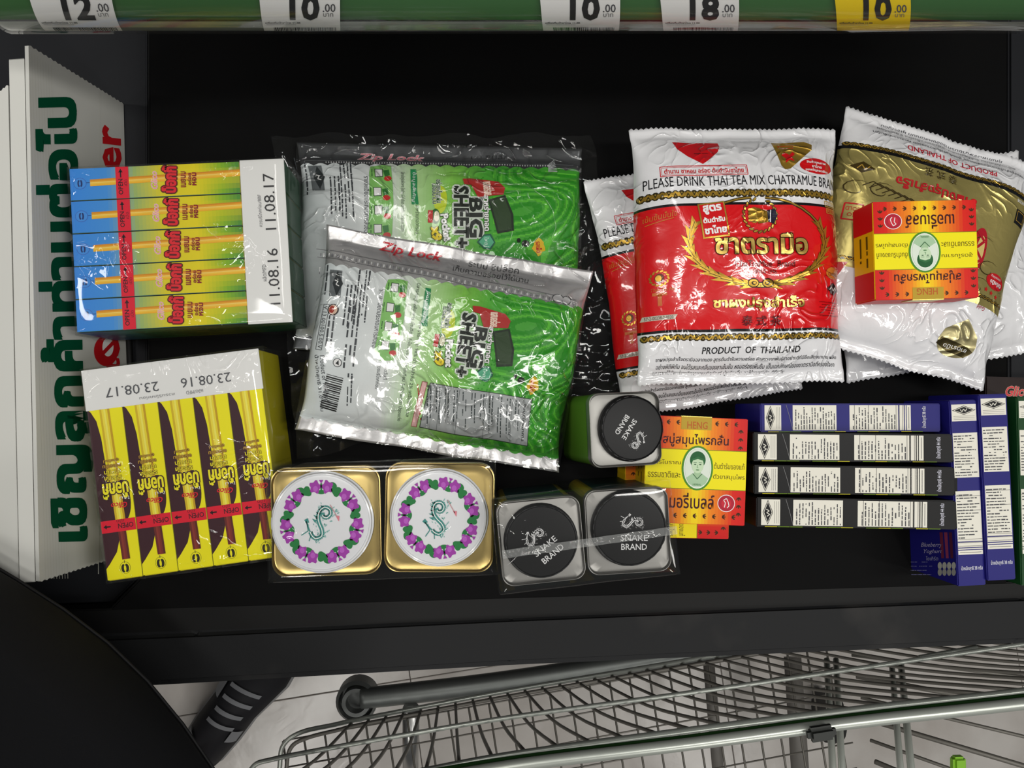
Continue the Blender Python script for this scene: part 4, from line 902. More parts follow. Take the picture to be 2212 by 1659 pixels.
# ------------------------------------------------------------------ soap boxes
def soap(quad, ztop, thick, label, rotdeg, base=None, tilt=None, full=True):
    """rotdeg 0 = upright print, 180 = upside down, 90 = turned"""
    base = ztop-thick if base is None else base
    F = Frame(quad, ztop, base=base); M = F.M
    if tilt: M = M @ Matrix.Rotation(math.radians(tilt[0]), 4, 'X') @ Matrix.Rotation(math.radians(tilt[1]), 4, 'Y')
    t = empty('soap_box', M, label, 'soap box', 'herbal soap boxes')
    w_, h_ = F.w, F.h
    ru = hx('d01418')
    boxmesh('carton', w_, h_, thick, M_paper, t, .0009, cols=lambda c, n: ru if (abs(c.y) > h_*.215) or n.z < -.5 else hx('e8c010'))
    cs = math.cos(math.radians(rotdeg)); sn = math.sin(math.radians(rotdeg))
    kx = w_/220 if rotdeg % 180 == 0 else h_/220; ky = h_/235 if rotdeg % 180 == 0 else w_/235
    def conv(a, b):
        x, y = (a-110)*kx, (117.5-b)*ky; return (x*cs-y*sn, x*sn+y*cs)
    c = Cv(conv, lambda x, y, hh: (x, y, thick+hh+.00002))
    OR = hx('f08a18'); Y2 = hx('f8dc14')
    def bg(s_, q): return ramp([(0, ru), (.12, hx('d82416')), (.35, OR), (.5, Y2), (.65, OR), (.88, hx('d82416')), (1, ru)], s_)
    c.grad(1, 1, 219, 72, 30, 1, bg, 1); c.grad(1, 158, 219, 234, 30, 1, bg, 1); c.rect(1, 72, 219, 158, hx('f2e410'), 1)
    for y in (72, 158): c.line([(1, y), (219, y)], 1.4, hx('7a8a10'), 2)
    def leaf(x, y, a):
        r = math.radians(a)
        for d in (-35, 0, 35):
            r2 = r+math.radians(d); c.ell(x+5*math.cos(r2), y+5*math.sin(r2), 4.2, 1.5, hx('4a2a10'), 3, 8, rot=math.degrees(r2))
    for k in range(9):
        leaf(22+k*21, 13, 0); leaf(22+k*21, 217, 0)
    for k in range(3):
        for x in (11, 205): leaf(x, 24+k*18, 90); leaf(x, 172+k*17, 90)
    c.rect(75, -.5, 141, 28, hx('b8982c'), 4); c.text('HENG', 110, 18, 16, hx('b85a20'), 5, 0, 44, bold=.01)
    dk = hx('40101c')
    c.text('สบู่สมุนไพรกลั่น', 108, 52, 30, dk, 4, 0, 142, bold=.012)
    c.text('เมอรี่เบลล์', 100, 184, 34, dk, 4, 0, 104, bold=.012)
    c.ell(178, 187, 19, 19, W_, 3); c.ell(178, 187, 17.5, 17.5, hx('b01c34'), 4); c.ell(178, 187, 11, 11, hx('c82838'), 5)
    c.line([(174, 196), (176, 186), (172, 180), (178, 176), (182, 184), (184, 192), (180, 197)], 1.6, W_, 6)
    c.text('สูตรโบราณ', 44, 102, 13, hx('5a4a08'), 3, 0, 66); c.text('ธรรมชาติและ', 42, 128, 14, hx('5a4a08'), 3, 0, 70)
    c.text('ต้นตำรับของแท้', 182, 105, 14, hx('5a4a08'), 3, 0, 66); c.text('ตัวยาสมุนไพร', 182, 130, 14, hx('5a4a08'), 3, 0, 68)
    # oval portrait in green
    x, y = 113, 112
    c.ell(x, y, 34, 49, hx('4a8a28'), 5, 36); c.ell(x, y, 30, 45, hx('e8eee0'), 6, 36); c.ell(x, y, 27.5, 42.5, hx('b8ccb8'), 7, 36); c.ell(x, y, 27, 42, hx('dce6d8'), 8, 36)
    c.poly([(x-24, y+22), (x-10, y+12), (x, y+20), (x+10, y+12), (x+24, y+22), (x+18, y+34), (x+8, y+40), (x-8, y+40), (x-18, y+34)], hx('a8c8a4'), 9)
    c.poly([(x-5, y+2), (x+6, y+2), (x+8, y+14), (x, y+22), (x-8, y+14)], hx('a4c49c'), 10)
    c.ell(x, y-18, 17, 19, hx('1c5c30'), 9, 24); c.ell(x, y-7, 13, 18, hx('c4dcb8'), 11, 24)
    c.poly([(x-14, y-8), (x-13, y-20), (x, y-26), (x+14, y-20), (x+14, y-8), (x+11, y-17), (x, y-20), (x-10, y-17)], hx('2c6c3c'), 12)
    for sx in (-5.5, 5.5): c.ell(x+sx, y-8, 2.6, 1.1, hx('244c2c'), 12, 10); c.line([(x+sx-3.4, y-12), (x+sx+3.4, y-12)], 1, hx('3c6c44'), 12)
    c.line([(x, y-7), (x-1.5, y-1), (x+1.5, y-1)], .9, hx('5c8c5c'), 12); c.ell(x, y+4, 4, 1.2, hx('4c7c4c'), 12, 10)
    c.line([(x-10, y+12), (x, y+24), (x+10, y+12)], 1.4, hx('3c6c44'), 12); c.text('HERBAL', x, y+36, 4, hx('5c8c5c'), 12, 0, 18)
    c.build('box_print', M_paper, t)
    # foil seal folding over the edge
    ex, ey = conv(108, 2); sx = abs(cs)*.0115+abs(sn)*.0006
    if rotdeg % 180 == 0:
        boxmesh('gold_seal', .0125*2, .0008, thick*.5, mat('seal_foil', (.55, .42, .10), .3, metal=.8), t, .0001, (ex, ey+(.0009 if rotdeg == 0 else -.0009), thick*.5))
    # yellow band and writing on the sides
    for sg in (-1, 1):
        cc = Cv(lambda a, b: (a, b), (lambda x, y, hh, sg=sg: (sg*(w_/2+hh), x*(1 if sg > 0 else -1), y)))
        cc.micro(0, thick*.36, h_*.34, thick*.22, 1, hx('5a4a08'), 2, seed=2); cc.micro(0, thick*.68, h_*.34, thick*.22, 1, hx('5a4a08'), 2, seed=3)
        cc.rect(-h_/2+.001, .0008, -h_*.205, thick-.0008, ru, 1); cc.rect(h_*.205, .0008, h_/2-.001, thick-.0008, ru, 1)
        if rotdeg % 180 == 0: cc.build('side_print', M_paper, t)
    return t
soap([(1440, 1010), (1640, 1010), (1575, 1165), (1425, 1165)] if False else [(1352, 962), (1578, 966), (1576, 1166), (1348, 1160)], .036, .035, 'lower soap box, turned sideways, mostly hidden under the yellow and red one', 270, 0.0)
soap([(1396, 897), (1614, 905), (1612, 1137), (1390, 1128)], .072, .035, 'upper red and yellow soap box with an upright oval portrait, beside the silver tins', 0, .0365)
soap([(1885, 433), (2106, 430), (2118, 640), (1898, 646)], .103, .034, 'red and yellow soap box lying upside down on the gold pouch', 180, .069, (1.5, -1.5))

# ------------------------------------------------------------------ standing biscuit-stick boxes, narrow side up
def stick_box(quad, ztop, label, col, vertical, group, h=None, seed=1, weight='44', stripe=True):
    F = Frame(quad, ztop, base=ztop-(h or ztop)); hh = h or ztop
    t = empty('biscuit_stick_box', F.M, label, 'snack box', group)
    base = hx(col)
    boxmesh('carton', F.w, F.h, hh, M_paper, t, .0008, cols=lambda c, n: base)
    rot = 0
    # local units: a along the length from the diamond end, b across, 440 x 66
    if not vertical: conv = lambda a, b: ((a/440-.5)*F.w, (.5-b/66)*F.h)
    else: conv = lambda a, b: ((.5-b/66)*F.w, (.5-a/440)*F.h)
    c = Cv(conv, lambda x, y, q: (x, y, hh+q+.00002))
    pn = hx('e6e3d6'); ik = hx('505052')
    tr = 90 if not vertical else 0
    def mi(a0, a1, rows, sd, rag=.4):
        # rows run across the narrow side
        n = rows; cx, cy = (a0+a1)/2, 33
        c.micro(cx, cy, 54, a1-a0, n, ik, 3, rot=90, seed=sd, rag=rag, fill=.85)
    c.rect(10, 4, 50, 62, pn, 2); c.poly([(13, 33), (24, 5), (35, 33), (24, 61)], K_, 3); c.poly([(14.5, 33), (24, 8), (33.5, 33), (24, 58)], pn, 4); c.poly([(16, 33), (24, 11), (32, 33), (24, 55)], K_, 5)
    c.line([(20, 26), (27, 30), (21, 34), (28, 38), (22, 42)], 1.6, pn, 6)
    for k in range(3): c.line([(38+k*4, 8), (38+k*4, 58)], .6, ik, 3)
    c.rect(78, 4, 184, 62, pn, 2); mi(82, 182, 15, seed)
    c.rect(216, 4, 354, 62, pn, 2); mi(222, 330, 15, seed+5); 
    for a in (228, 262, 330, 338, 346): c.line([(a, 4), (a, 62)], .8, ik, 4)
    for a in (336, 350): c.line([(a, 4), (a, 62)], 2.0, base, 5)
    c.rect(356, 4, 366, 62, pn, 2); c.line([(361, 8), (361, 58)], 1.2, ik, 3)
    c.rect(366, 2, 376, 64, base, 2)
    c.conv = conv
    # weight line, written across
    old = c.flip
    tw = 'น้ำหนักสุทธิ '+weight+' กรัม'
    if not vertical: c.text(tw, 399, 32, 13, hx('c8c8d4'), 4, 90, 50, bold=.02)
    else: c.text(tw, 399, 32, 13, hx('d0d0e0'), 4, 90, 50, bold=.02)
    if stripe and not vertical:
        for k in range(14):
            if k % 4 != 3: c.poly([(18+k*27, 64.4), (44+k*27, 64.4), (44+k*27, 65.8), (18+k*27, 65.8)], hx('6a8a14') if k % 3 else hx('c8c020'), 3)
        c.line([(62, 3), (70, 30), (78, 62)], .8, hx('8a8a8a'), 3)
    c.build('label_print', M_paper, t)
    return t, F
Gk = 'black biscuit stick boxes standing on edge'
stick_box([(1641, 871), (2030, 872), (2034, 932), (1644, 934)], .062, 'blue biscuit stick box standing on edge, at the top of the row of four', '1e1c70', False, 'biscuit stick boxes standing on edge', seed=41, weight='38')
stick_box([(1626, 934), (2066, 938), (2070, 999), (1628, 996)], .069, 'black biscuit stick box standing on edge, directly below the horizontal blue box', '0d0d0e', False, 'biscuit stick boxes standing on edge', seed=51)
stick_box([(1627, 1004), (2068, 1010), (2072, 1070), (1630, 1067)], .069, 'middle of the three black biscuit stick boxes standing on edge', '0d0d0e', False, 'biscuit stick boxes standing on edge', seed=61)
stick_box([(1632, 1074), (2074, 1082), (2078, 1144), (1636, 1138)], .069, 'lowest black biscuit stick box, nearest the front ledge', '0d0d0e', False, 'biscuit stick boxes standing on edge', seed=71)
tb, Fb_ = stick_box([(2046, 864), (2106, 865), (2135, 1262), (2074, 1268)], .069, 'upright blue biscuit stick box touching the ends of the black boxes', '1e1c70', True, 'biscuit stick boxes standing on edge', seed=81, weight='38')
# big face of the blue box, seen beside it
Fs = Frame(pts=[tb.matrix_world @ Vector(v) for v in ((-Fb_.w/2, Fb_.h/2, 0), (-Fb_.w/2, Fb_.h/2, .069), (-Fb_.w/2, -Fb_.h/2, .069), (-Fb_.w/2, -Fb_.h/2, 0))])
ML2 = Fb_.M.inverted() @ Fs.M
c = Cv(Fs.l, lambda x, y, h: ML2 @ Vector((x, y, h+.0001)))
c.text('Blueberry', 2013, 1178, 12, hx('b0a8c8'), 2, 0, 46, shear=.3); c.text('Yoghurt', 2016, 1192, 11, hx('b0a8c8'), 2, 0, 40, shear=.3); c.text('โยเกิร์ต', 2014, 1206, 9, hx('a0a0c0'), 2, 0, 26)
for k in range(3): c.poly([(2030+k*10, 1150), (2037+k*10, 1150), (2040+k*10, 1206), (2034+k*10, 1206)], hx(('6a2840', '8a3858', '502038')[k]), 2)
for k in range(4): c.ell(2031+k*10, 1222, 4.6, 8, hx('b0b0a8'), 3, 12); c.ell(2031+k*10, 1236, 4.6, 8, hx('9a9a94'), 3, 12)
for k in range(4): c.micro(1988, 1214+k*9, 56, 4, 1, hx('7878a8'), 2, seed=k)
c.build('front_print', M_paper, tb)
stick_box([(2110, 851), (2170, 852), (2200, 1250), (2137, 1256)], .072, 'blue biscuit stick box standing on edge between its blue neighbour and the green box', '1e1c70', True, 'biscuit stick boxes standing on edge', seed=91, weight='38')
stick_box([(2186, 856), (2256, 858), (2286, 1262), (2216, 1266)], .069, 'green and black biscuit stick box cut off by the right edge of the view', '14401c', True, 'biscuit stick boxes standing on edge', seed=95)
# dark box lying behind with the red script
F = Frame([(2150, 828), (2420, 836), (2420, 856), (2150, 848)], .03)
def darkbox():
    F = Frame([(2128, 812), (2420, 822), (2424, 905), (2132, 900)], .022)
    t = empty('dark_snack_box', F.M, 'flat dark snack box with red script, behind the blue boxes at the right edge', 'snack box')
    boxmesh('carton', F.w, F.h, .022, M_paper, t, .0008, cols=lambda c, n: hx('241614'))
    c = Cv(F.l, lambda x, y, h: (x, y, .022+h)); c.text('Glico', 2198, 845, 22, hx('d84048'), 2, 0, 52, shear=.3, bold=.02, outline=(hx('e8c8b0'), .02)); c.build('red_script', M_matte, t)
darkbox()

# ------------------------------------------------------------------ price rail over the belt
def rail():
    zr = .20; a = P(-2, 60, zr-.02); b = P(2400, 60, zr-.02); L = (b-a).length+.02
    t = empty('price_tag_rail', Matrix.Translation((a.x, a.y, 0)) @ Matrix.Rotation(math.atan2(b.y-a.y, b.x-a.x), 4, 'Z'), 'clear and green curved shelf edge rail holding price tags along the top', 'price rail')
    def prof(r, a0, a1, n=14): return [(r*(1-math.cos(math.radians(a0+(a1-a0)*i/n)))*1.0, zr-.02+r*math.sin(math.radians(a0+(a1-a0)*i/n))) for i in range(n+1)]
    def strip(name, r, a0, a1, x0, x1, m, th=.0008, dy=0, par=t, cols=None, nx=1, skew=0):
        pf = prof(r, a0, a1); vs, fs = [], []
        for k, (y, z) in enumerate(pf):
            for i in range(nx+1): vs.append((x0+(x1-x0)*i/nx-skew*k/len(pf), y+dy, z))
        for k in range(len(pf)-1):
            for i in range(nx): q = k*(nx+1)+i; fs.append((q, q+1, q+nx+2, q+nx+1))
        return mesh(name, vs, fs, m, par, True)
    r = .040
    mcl = film('rail_cover', 4, .0, ior=1.5, haze=.02)
    strip('cover', r, -20, 88, 0, L, mcl)
    strip('holder_lip', r-.002, -22, 6, .0, L, M_rail, dy=.002)
    strip('green_backing', r-.004, 4, 40, .0, L, mat('rail_green', (.035, .14, .032), .35, coat=.4), dy=.004)
    strip('backing_reflection', r-.004, 40, 88, .0, L, mat('rail_green_reflection', (.14, .19, .14), .35, coat=.4), dy=.004)  # upper green backing, its reflections painted in as a greyer tone
    o = mesh('shelf_lip', [(0, r*.9, zr-.03), (L, r*.9, zr-.03), (L, r+.25, zr-.03), (0, r+.25, zr-.03), (0, r*.9, zr+.012), (L, r*.9, zr+.012), (L, r+.25, zr+.012), (0, r+.25, zr+.012)],
             [(0, 3, 2, 1), (4, 5, 6, 7), (0, 1, 5, 4), (1, 2, 6, 5), (2, 3, 7, 6), (3, 0, 4, 7)], mat('shelf_steel', (.2, .24, .2), .4), t)
    M = t.matrix_world.inverted() if False else (Matrix.Translation((a.x, a.y, 0)) @ Matrix.Rotation(math.atan2(b.y-a.y, b.x-a.x), 4, 'Z')).inverted()
    data = [((88, 258), '12', W_, 'leftmost white price tag reading 12', -.004), ((568, 735), '10', W_, 'white price tag reading 10 above the seaweed pouches', -.003),
            ((1172, 1338), '10', W_, 'white price tag reading 10 above the front red pouch', .003), ((1432, 1595), '18', W_, 'white price tag reading 18', .006), ((1808, 1965), '10', hx('f0d000'), 'yellow price tag reading 10 near the right end', .010)]
    for (x0, x1), num, bgc, lab, sk in data:
        w0 = (M @ P(x0, 58, zr-.02)).x; w1 = (M @ P(x1, 58, zr-.02)).x; r2 = r-.0015
        q = empty('price_tag', Matrix.Translation((a.x, a.y, 0)) @ Matrix.Rotation(math.atan2(b.y-a.y, b.x-a.x), 4, 'Z'), lab+', held in the rail', 'price tag', 'price tags in the rail')
        def sf(x, y, h, w0=w0):   # x along, y = arc angle in degrees
            th = math.radians(y); rr = r2+h; return (w0+x-sk*(y/30), r2*1.0+.0015-rr*math.cos(th), zr-.02+rr*math.sin(th))
        Wd = w1-w0
        c = Cv(lambda a_, b_: (a_/160*Wd, b_), sf, flip=1, lift=.00015, maxedge=3)
        for k in range(12): c.rect(0, -14+k*8.2, 160, -14+(k+1)*8.2, bgc, 1)
        dk = hx('18181a')
        g = Cv(lambda a_, b_: (a_/160*Wd, b_), sf, flip=1, lift=.00015, maxedge=None)
        c.text(num, 88, 24.5, 28, dk, 3, 0, 60, bold=.05, shear=.05)
        c.text('.00', 138, 25, 9, hx('505054'), 3, 0, 26, bold=.01); c.text('บาท', 136, 17, 4.5, hx('606064'), 3, 0, 20)
        c.text('เครื่องดื่มน้ำชาไทย 11.00', 42, 6, 3.4, hx('404044'), 3, 0, 72, bold=.02); c.micro(48, 2.5, 80, 2, 1, hx('909094'), 3, seed=2)
        z_ = random.Random(int(x0)); xx = 22
        while xx < 150 and bgc == W_: 
            ww = z_.choice((1, 1.6, 2.4)); c.rect(xx, -12, xx+ww, -3, dk, 3); xx += ww+z_.choice((1.2, 1.8))
        c.build('tag_card', M_matte, q)
rail()

# ------------------------------------------------------------------ shopping cart
def cart():
    t = empty('shopping_cart', Matrix.Translation((.1, -.6, -.85)), 'chrome wire shopping cart standing below the counter edge', 'shopping cart')
    T = Vector((-.1, .6, .85))
    def tb_(name, pts, r, m=M_wire, n=8): return tube(name, [p+T for p in pts], r, m, t, n)
    zA, zB, zC, zD = -.42, -.27, -.11, -.07
    def out(p, q, d): return p+(q-p)*d
    def rail_(name, ctrl, z, r, m): return tb_(name, smoothpath([P(x, y, z) for x, y in ctrl], 8), r, m)
    rail_('lower_rail', [(595, 1780), (604, 1660), (612, 1610), (650, 1582), (720, 1566), (800, 1549), (1106, 1491), (1450, 1432), (1800, 1372), (2600, 1235)], zA, .0032, M_chrome)
    rail_('lower_rail', [(612, 1790), (618, 1670), (628, 1616), (664, 1594), (730, 1577), (800, 1561), (1106, 1503), (1450, 1444), (1800, 1384), (2600, 1247)], zA+.012, .0028, M_wire)
    rail_('middle_rail', [(528, 1810), (534, 1700), (548, 1655), (590, 1640), (680, 1622), (860, 1590), (1106, 1549), (1500, 1495), (1920, 1434), (2700, 1320)], zB, .0030, M_chrome)
    rail_('upper_rail', [(300, 1960), (330, 1820), (420, 1745), (700, 1702), (880, 1672), (1106, 1630), (1500, 1576), (1850, 1532), (2212, 1492), (2900, 1410)], zC, .0036, M_chrome)
    rail_('rim', [(260, 2060), (300, 1880), (420, 1790), (800, 1712), (1106, 1655), (1500, 1606), (1850, 1560), (2212, 1520), (2900, 1440)], zD, .0062, M_chrome)
    rail_('green_trim', [(420, 1780), (800, 1698), (1106, 1645), (1500, 1597), (1850, 1551), (2212, 1510), (2900, 1430)], zD-.012, .0055, M_green)
    # side wires, each its own
    def yl(tab, x):
        for (xa, ya), (xb, yb) in zip(tab, tab[1:]):
            if x <= xb: return ya+(yb-ya)*(x-xa)/(xb-xa)
        return yb
    LA = [(400, 1628), (800, 1555), (1106, 1497), (1450, 1438), (1800, 1378), (2600, 1241)]; LC = [(0, 1800), (700, 1702), (1106, 1630), (1500, 1576), (2212, 1492), (3400, 1360)]
    for k in range(40):
        xc_ = 560+k*72
        if xc_ > 3300: break
        xa = 975+(xc_-975)*.52
        if xa < 600: continue
        pa, pc = P(xa, yl(LA, xa), zA), P(xc_, yl(LC, xc_), zC); pb = (pa+pc)/2+Vector((0, -.012, -.01))
        tb_('side_wire', smoothpath([pa, pb, pc], 4), .0021, M_wire, 6)
    # basket floor grid: parallel to the rails
    d = (P(1450, 1438, zA)-P(800, 1555, zA)).normalized(); nrm = Vector((d.y, -d.x, 0)); o = P(612, 1600, zA-.02); o.z = zA-.02
    for k in range(18): tb_('floor_wire', [o+nrm*(k*.037)-d*.0, o+nrm*(k*.037)+d*.80], .0012, M_wire, 5)
    for k in range(28): tb_('floor_wire', [o+d*(k*.029)+Vector((0, 0, .002)), o+d*(k*.029)+nrm*.62+Vector((0, 0, .002))], .0016, M_wire, 5)
    # uprights of the child seat / gate
    for (x0, y0, x1, y1, r, z0, z1) in ((1786, 1425, 1802, 1720, .0042, -.40, -.22), (1806, 1425, 1822, 1720, .0042, -.40, -.22), (1926, 1432, 1950, 1720, .004, -.40, -.22), (1946, 1432, 1974, 1720, .0045, -.40, -.22),
                                       (1530, 1420, 1556, 1720, .010, -.66, -.62), (1712, 1420, 1732, 1720, .016, -.7, -.66)):
        tb_('gate_bar', [P(x0, y0, z0), P(x1, y1, z1)], r, M_chrome if r < .009 else mat('dark_chassis', (.17, .16, .145), .5), 8)
    # long bars fanning to the right (nested carts' sides)
    for k in range(6):
        tb_('cross_bar', [P(1840+k*10, 1415+k*46, -.38), P(2500, 1500+k*80, -.30)], .0035 if k % 2 else .0024, M_wire, 6)
    tb_('cross_bar', [P(1985, 1420, -.3), P(2110, 1398, -.3)], .003, M_chrome, 6)
    # chassis tube with its swivel housing
    zt = -.52
    tb_('chassis_tube', smoothpath([P(780, 1508, zt), P(860, 1500, zt), P(1106, 1470, zt), P(1500, 1410, zt), P(2300, 1290, zt)], 6), .0155, mat('zinc_tube', (.22, .235, .225), .45, metal=.7), 16)
    hub = P(776, 1500, zt-.03); ring = [(1, 0), (1, .03), (.86, .036), (.84, .02), (.7, .02), (.68, .036), (.5, .036), (.48, .018), (.1, .018)]
    loft('bumper_wheel', [[hub+T+Vector((.031*k*math.cos(a), .031*k*math.sin(a), z)) for a in [2*math.pi*i/28 for i in range(28)]] for k, z in ring], mat('bumper_grey', (.16, .17, .165), .45, metal=.3), t, cap0=True)
    tb_('chassis_leg', [P(888, 1530, -.50), P(886, 1720, -.60)], .0125, mat('zinc_leg', (.48, .48, .47), .3, metal=.9), 14)
    # rim clip, lime latch, caster
    p = P(1768, 1578, zD+.006)+T; boxmesh('rim_clip', .028, .014, .012, mat('black_clip', (.015, .018, .015), .5), t, .004, M=Matrix.Translation(p) @ Matrix.Rotation(.13, 4, 'Z'))
    p = P(2063, 1655, -.25)+T; boxmesh('lime_latch', .016, .030, .012, M_lime, t, .003, M=Matrix.Translation(p))
    p = P(1790, 1545, -.80)+T
    loft('caster_wheel', [[p+Vector((z, .05*k*math.cos(a), .05*k*math.sin(a))) for a in [2*math.pi*i/24 for i in range(24)]] for k, z in ((.6, -.014), (.95, -.013), (1, 0), (.95, .013), (.6, .014))], mat('caster_rubber', (.02, .02, .02), .6), t)
cart()

# ------------------------------------------------------------------ person at lower left
def person():
    foot = P(498, 1536, -.85); fwd = Vector((P(560, 1440, -.85)-P(440, 1600, -.85)).xy).normalized(); F3 = Vector((fwd.x, fwd.y, 0)); S3 = Vector((fwd.y, -fwd.x, 0))  # S3 = person's right
    t = empty('person', Matrix.Translation((foot.x, foot.y, -.85)), 'person in black clothes and black and white sneakers leaning over the counter at lower left', 'person')
    o = Vector((foot.x, foot.y, -.85))
    hip = Vector((-.50, -.50, .0))
    heelR = foot-F3*.085; ankR = heelR+Vector((0, 0, .10)); ankL = ankR-S3*.22-F3*.10
    hc = hip
    V = {'pel': hc, 'bel': hc+F3*.05+Vector((0, 0, .14)), 'che': hc+F3*.07-S3*.02+Vector((0, 0, .34)), 'nec': hc+F3*.06-S3*.02+Vector((0, 0, .50)),
         'hipR': hc+S3*.085+Vector((0, 0, -.06)), 'kneR': (hc+S3*.1+ankR)/2+Vector((0, 0, -.02))+F3*.05, 'ankR': ankR+Vector((0, 0, .05)),
         'hipL': hc-S3*.085+Vector((0, 0, -.06)), 'kneL': (hc-S3*.1+ankL)/2+Vector((0, 0, -.02))+F3*.05, 'ankL': ankL+Vector((0, 0, .05)),
         'shR': hc+F3*.05+S3*.15+Vector((0, 0, .44)), 'elR': hc-F3*.10+S3*.27+Vector((0, 0, .20)), 'haR': hc-F3*.03+S3*.27+Vector((0, 0, -.03)),
         'shL': hc+F3*.05-S3*.19+Vector((0, 0, .44)), 'elL': hc-F3*.10-S3*.30+Vector((0, 0, .20)), 'haL': hc-F3*.03-S3*.30+Vector((0, 0, -.03))}
    def skin(name, chain, rad, m, sub=2, root='pel'):
        names = []; edges = []
        for ch in chain:
            for a in ch:
                if a not in names: names.append(a)
            edges += [(names.index(a), names.index(b)) for a, b in zip(ch, ch[1:])]
        me = bpy.data.meshes.new(name); me.from_pydata([V[k]-o for k in names], edges, []); ob = link(name, me, m, t)
        md = ob.modifiers.new('s', 'SKIN')
        for i, k in enumerate(names):
            r = rad[k]; me.skin_vertices[0].data[i].radius = (r, r) if not isinstance(r, tuple) else r; me.skin_vertices[0].data[i].use_root = (i == 0)
        md.use_smooth_shade = True; ms = ob.modifiers.new('b', 'SUBSURF'); ms.levels = ms.render_levels = sub
        return ob
    V['cR'] = V['ankR'].lerp(V['kneR'], .5); V['cL'] = V['ankL'].lerp(V['kneL'], .5)
    V['fR'] = ankR+Vector((0, 0, -.05)); V['fL'] = ankL+Vector((0, 0, -.05))
    skin('body', [['pel', 'hipR', 'kneR', 'cR', 'ankR', 'fR'], ['pel', 'hipL', 'kneL', 'cL', 'ankL', 'fL'], ['pel', 'bel', 'che', 'nec'], ['che', 'shR', 'elR', 'haR'], ['che', 'shL', 'elL', 'haL']],
         {'pel': .11, 'hipR': .085, 'kneR': .055, 'cR': .052, 'ankR': .036, 'fR': .034, 'hipL': .085, 'kneL': .055, 'cL': .052, 'ankL': .036, 'fL': .034, 'bel': .10, 'che': .11, 'nec': .05, 'shR': .05, 'elR': .036, 'haR': .026, 'shL': .05, 'elL': .036, 'haL': .026}, M_skin)
    # jacket: lofted, hem resting on the counter edge; cross sections wide along S3
    def ring(c, a, b, n=40, wob=0, e=2.3):
        out_ = []
        for i in range(n):
            th = 2*math.pi*i/n; cx, sx = math.cos(th), math.sin(th)
            r = (abs(cx)**e+abs(sx)**e)**(-1/e); w_ = 1+wob*math.sin(5*th+1)+wob*.6*math.sin(9*th)
            out_.append(c-o+S3*(a*r*cx*w_)+F3*(b*r*sx*w_))
        return out_
    E1, E2 = P(-52, 1150, .12), P(488, 1642, .12)
    secs = [(.098, .246, .158, .012), (.105, .248, .160, .012), (.12, .25, .162, .01), (.15, .245, .158, .01), (.19, .235, .15, .02), (.24, .225, .135, .02), (.34, .22, .125, .01), (.42, .19, .10, 0), (.47, .10, .07, 0), (.50, .065, .06, 0)]
    # put the front of the section at z=.05 on the line seen in the photo
    mid = (E1+E2)/2; dirE = (E2-E1).normalized(); nE = Vector((-dirE.y, dirE.x, 0))
    if nE.y < 0: nE = -nE
    S3 = dirE; F3 = nE
    c05 = mid-F3*.162; c05.z = 0
    rings = []
    for z, a, b, wb in secs:
        rings.append(ring(c05+F3*(-.02 if z > .2 else 0)+F3*min(0, (z-.12)*.25)+Vector((0, 0, z)), a, b, wob=wb))
    loft('black_jacket', rings, M_black, t, cap0=False, cap1=True)
    # hem seams as raised piping
    for z, a, b, wb in ((.107, .2495, .1615, .012),):
        rg = ring(c05+F3*min(0, (z-.12)*.25)+Vector((0, 0, z)), a, b, wob=wb); tube('hem_seam', [p for p in rg]+[rg[0]], .0012, M_seam, t, 5)
    # trousers
    V2 = dict(V)
    def leg(k, an):
        c0 = hc+S3*(.09 if k == 'R' else -.09)+Vector((0, 0, -.02)); kn = V['kne'+k]; bt = V['ank'+k]+Vector((0, 0, .11)); rg = []
        for s_, r in ((0, .105), (.3, .10), (.5, .082), (.7, .076), (.9, .064), (1, .062)):
            p = c0.lerp(kn, s_/.5) if s_ < .5 else kn.lerp(bt, (s_-.5)/.5)
            rg.append([p-o+S3*(r*math.cos(a))+F3*(r*math.sin(a)) for a in [2*math.pi*i/20 for i in range(20)]])
        loft('trouser_leg', rg, M_black, t, cap0=False, cap1=False)
    leg('R', 0); leg('L', 0)
    hp = [ring(hc.lerp(c05, k*.55)+Vector((0, 0, z)), .17+k*.06, .115+k*.03) for z, k in ((-.12, 0), (-.04, 0), (.04, .1), (.09, .25), (.13, .75), (.16, .9))]
    loft('trouser_seat', hp, M_black, t)
    # head (outside the view): neck, head, hair
    hd = c05+Vector((0, 0, .63)); 
    def ball(name, c_, rx, ry, rz, m, z0=-1, z1=1, face=False):
        rg = []
        for j in range(13):
            ph = math.pi*(j/12)-math.pi/2
            if not z0 <= math.sin(ph) <= z1: continue
            ring_ = []
            for i in range(24):
                th = 2*math.pi*i/24; x, y, z = math.cos(th)*math.cos(ph), math.sin(th)*math.cos(ph), math.sin(ph)
                b_ = 1.0
                if face and y > .8: b_ += .10*math.exp(-((x/.12)**2+((z+.15)/.22)**2))
                if face and y > .6: b_ -= .05*(math.exp(-(((abs(x)-.32)/.14)**2+((z-.05)/.12)**2)))
                ring_.append(c_-o+S3*x*rx+F3*y*ry*b_+Vector((0, 0, z*rz)))
            rg.append(ring_)
        loft(name, rg, m, t)
    ball('head', hd, .075, .095, .115, M_skin, face=True); ball('hair', hd+Vector((0, 0, .012))-F3*.012, .082, .098, .115, M_hair, z0=-.1)
    for s_ in (-1, 1): ball('ear', hd+S3*.077*s_, .008, .018, .028, M_skin)
    # shoes
    F3 = Vector((fwd.x, fwd.y, 0)); S3 = Vector((fwd.y, -fwd.x, 0))
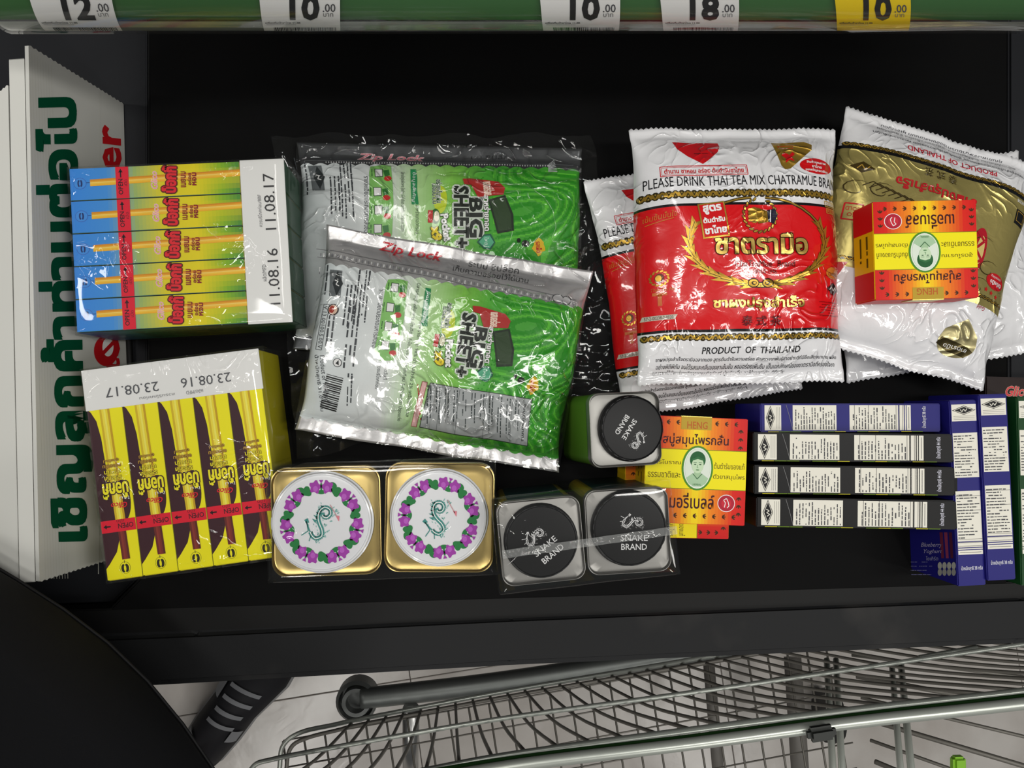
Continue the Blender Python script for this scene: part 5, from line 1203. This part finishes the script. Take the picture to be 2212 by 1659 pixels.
    def shoe(heel, side):
        L = .285; secs = [(0, .020, .055), (.03, .033, .068), (.08, .036, .080), (.13, .036, .074), (.17, .041, .060), (.21, .046, .050), (.25, .042, .042), (.275, .028, .034), (.288, .012, .022)]
        rg = []; sole = []
        for d_, w_, h_ in secs:
            c_ = heel+F3*d_-o; c_.z = .0
            w_ *= 1.22; rg.append([c_+S3*(w_*math.cos(a))+Vector((0, 0, .022+(h_-.01)*max(0, math.sin(a))-.012*max(0, -math.sin(a)))) for a in [2*math.pi*i/18 for i in range(18)]])
            sole.append([c_+S3*(w_*1.08*math.cos(a))+Vector((0, 0, .012+.012*math.sin(a))) for a in [2*math.pi*i/14 for i in range(14)]])
        loft('sneaker', rg, M_black2, t); loft('white_sole', sole, M_sole, t)
        def bar(d_, w0, w1, wid, ang):
            vs = []; 
            def hgt(dd):
                for (a0, wa, ha), (a1, wb, hb) in zip(secs, secs[1:]):
                    if a0 <= dd <= a1: k = (dd-a0)/(a1-a0); return wa+(wb-wa)*k, ha+(hb-ha)*k
                return secs[-1][1], secs[-1][2]
            n = 10
            for i in range(n+1):
                s_ = w0+(w1-w0)*i/n
                for e in (-1, 1):
                    dd = d_+ang*s_+e*wid/2; w_, h_ = hgt(dd); al = math.acos(max(-1, min(1, s_))); c_ = heel+F3*dd-o; c_.z = 0
                    vs.append(c_+S3*(w_*1.26*s_)+Vector((0, 0, .0255+(h_-.008)*math.sin(al))))
            mesh('lace' if wid < .012 else 'white_panel', vs, [(2*i, 2*i+1, 2*i+3, 2*i+2) for i in range(n)], M_lace, t, True)
        for k in range(4): bar(.115+k*.022, -.55, .55, .007, .008)
        bar(.022, -.95, .95, .020, 0); bar(.16, -.99, -.70, .035, 0); bar(.105, .55, .9, .022, 0); bar(.06, -.9, -.5, .02, 0)
    shoe(heelR-F3*.02, 1); shoe(heelR-F3*.02-S3*.22-F3*.10, -1)
M_black2 = mat('black_canvas', (.012, .012, .016), .7); M_sole = mat('sole_rubber', (.3, .3, .3), .6); M_lace = mat('white_canvas', (.30, .31, .33), .7)
person()
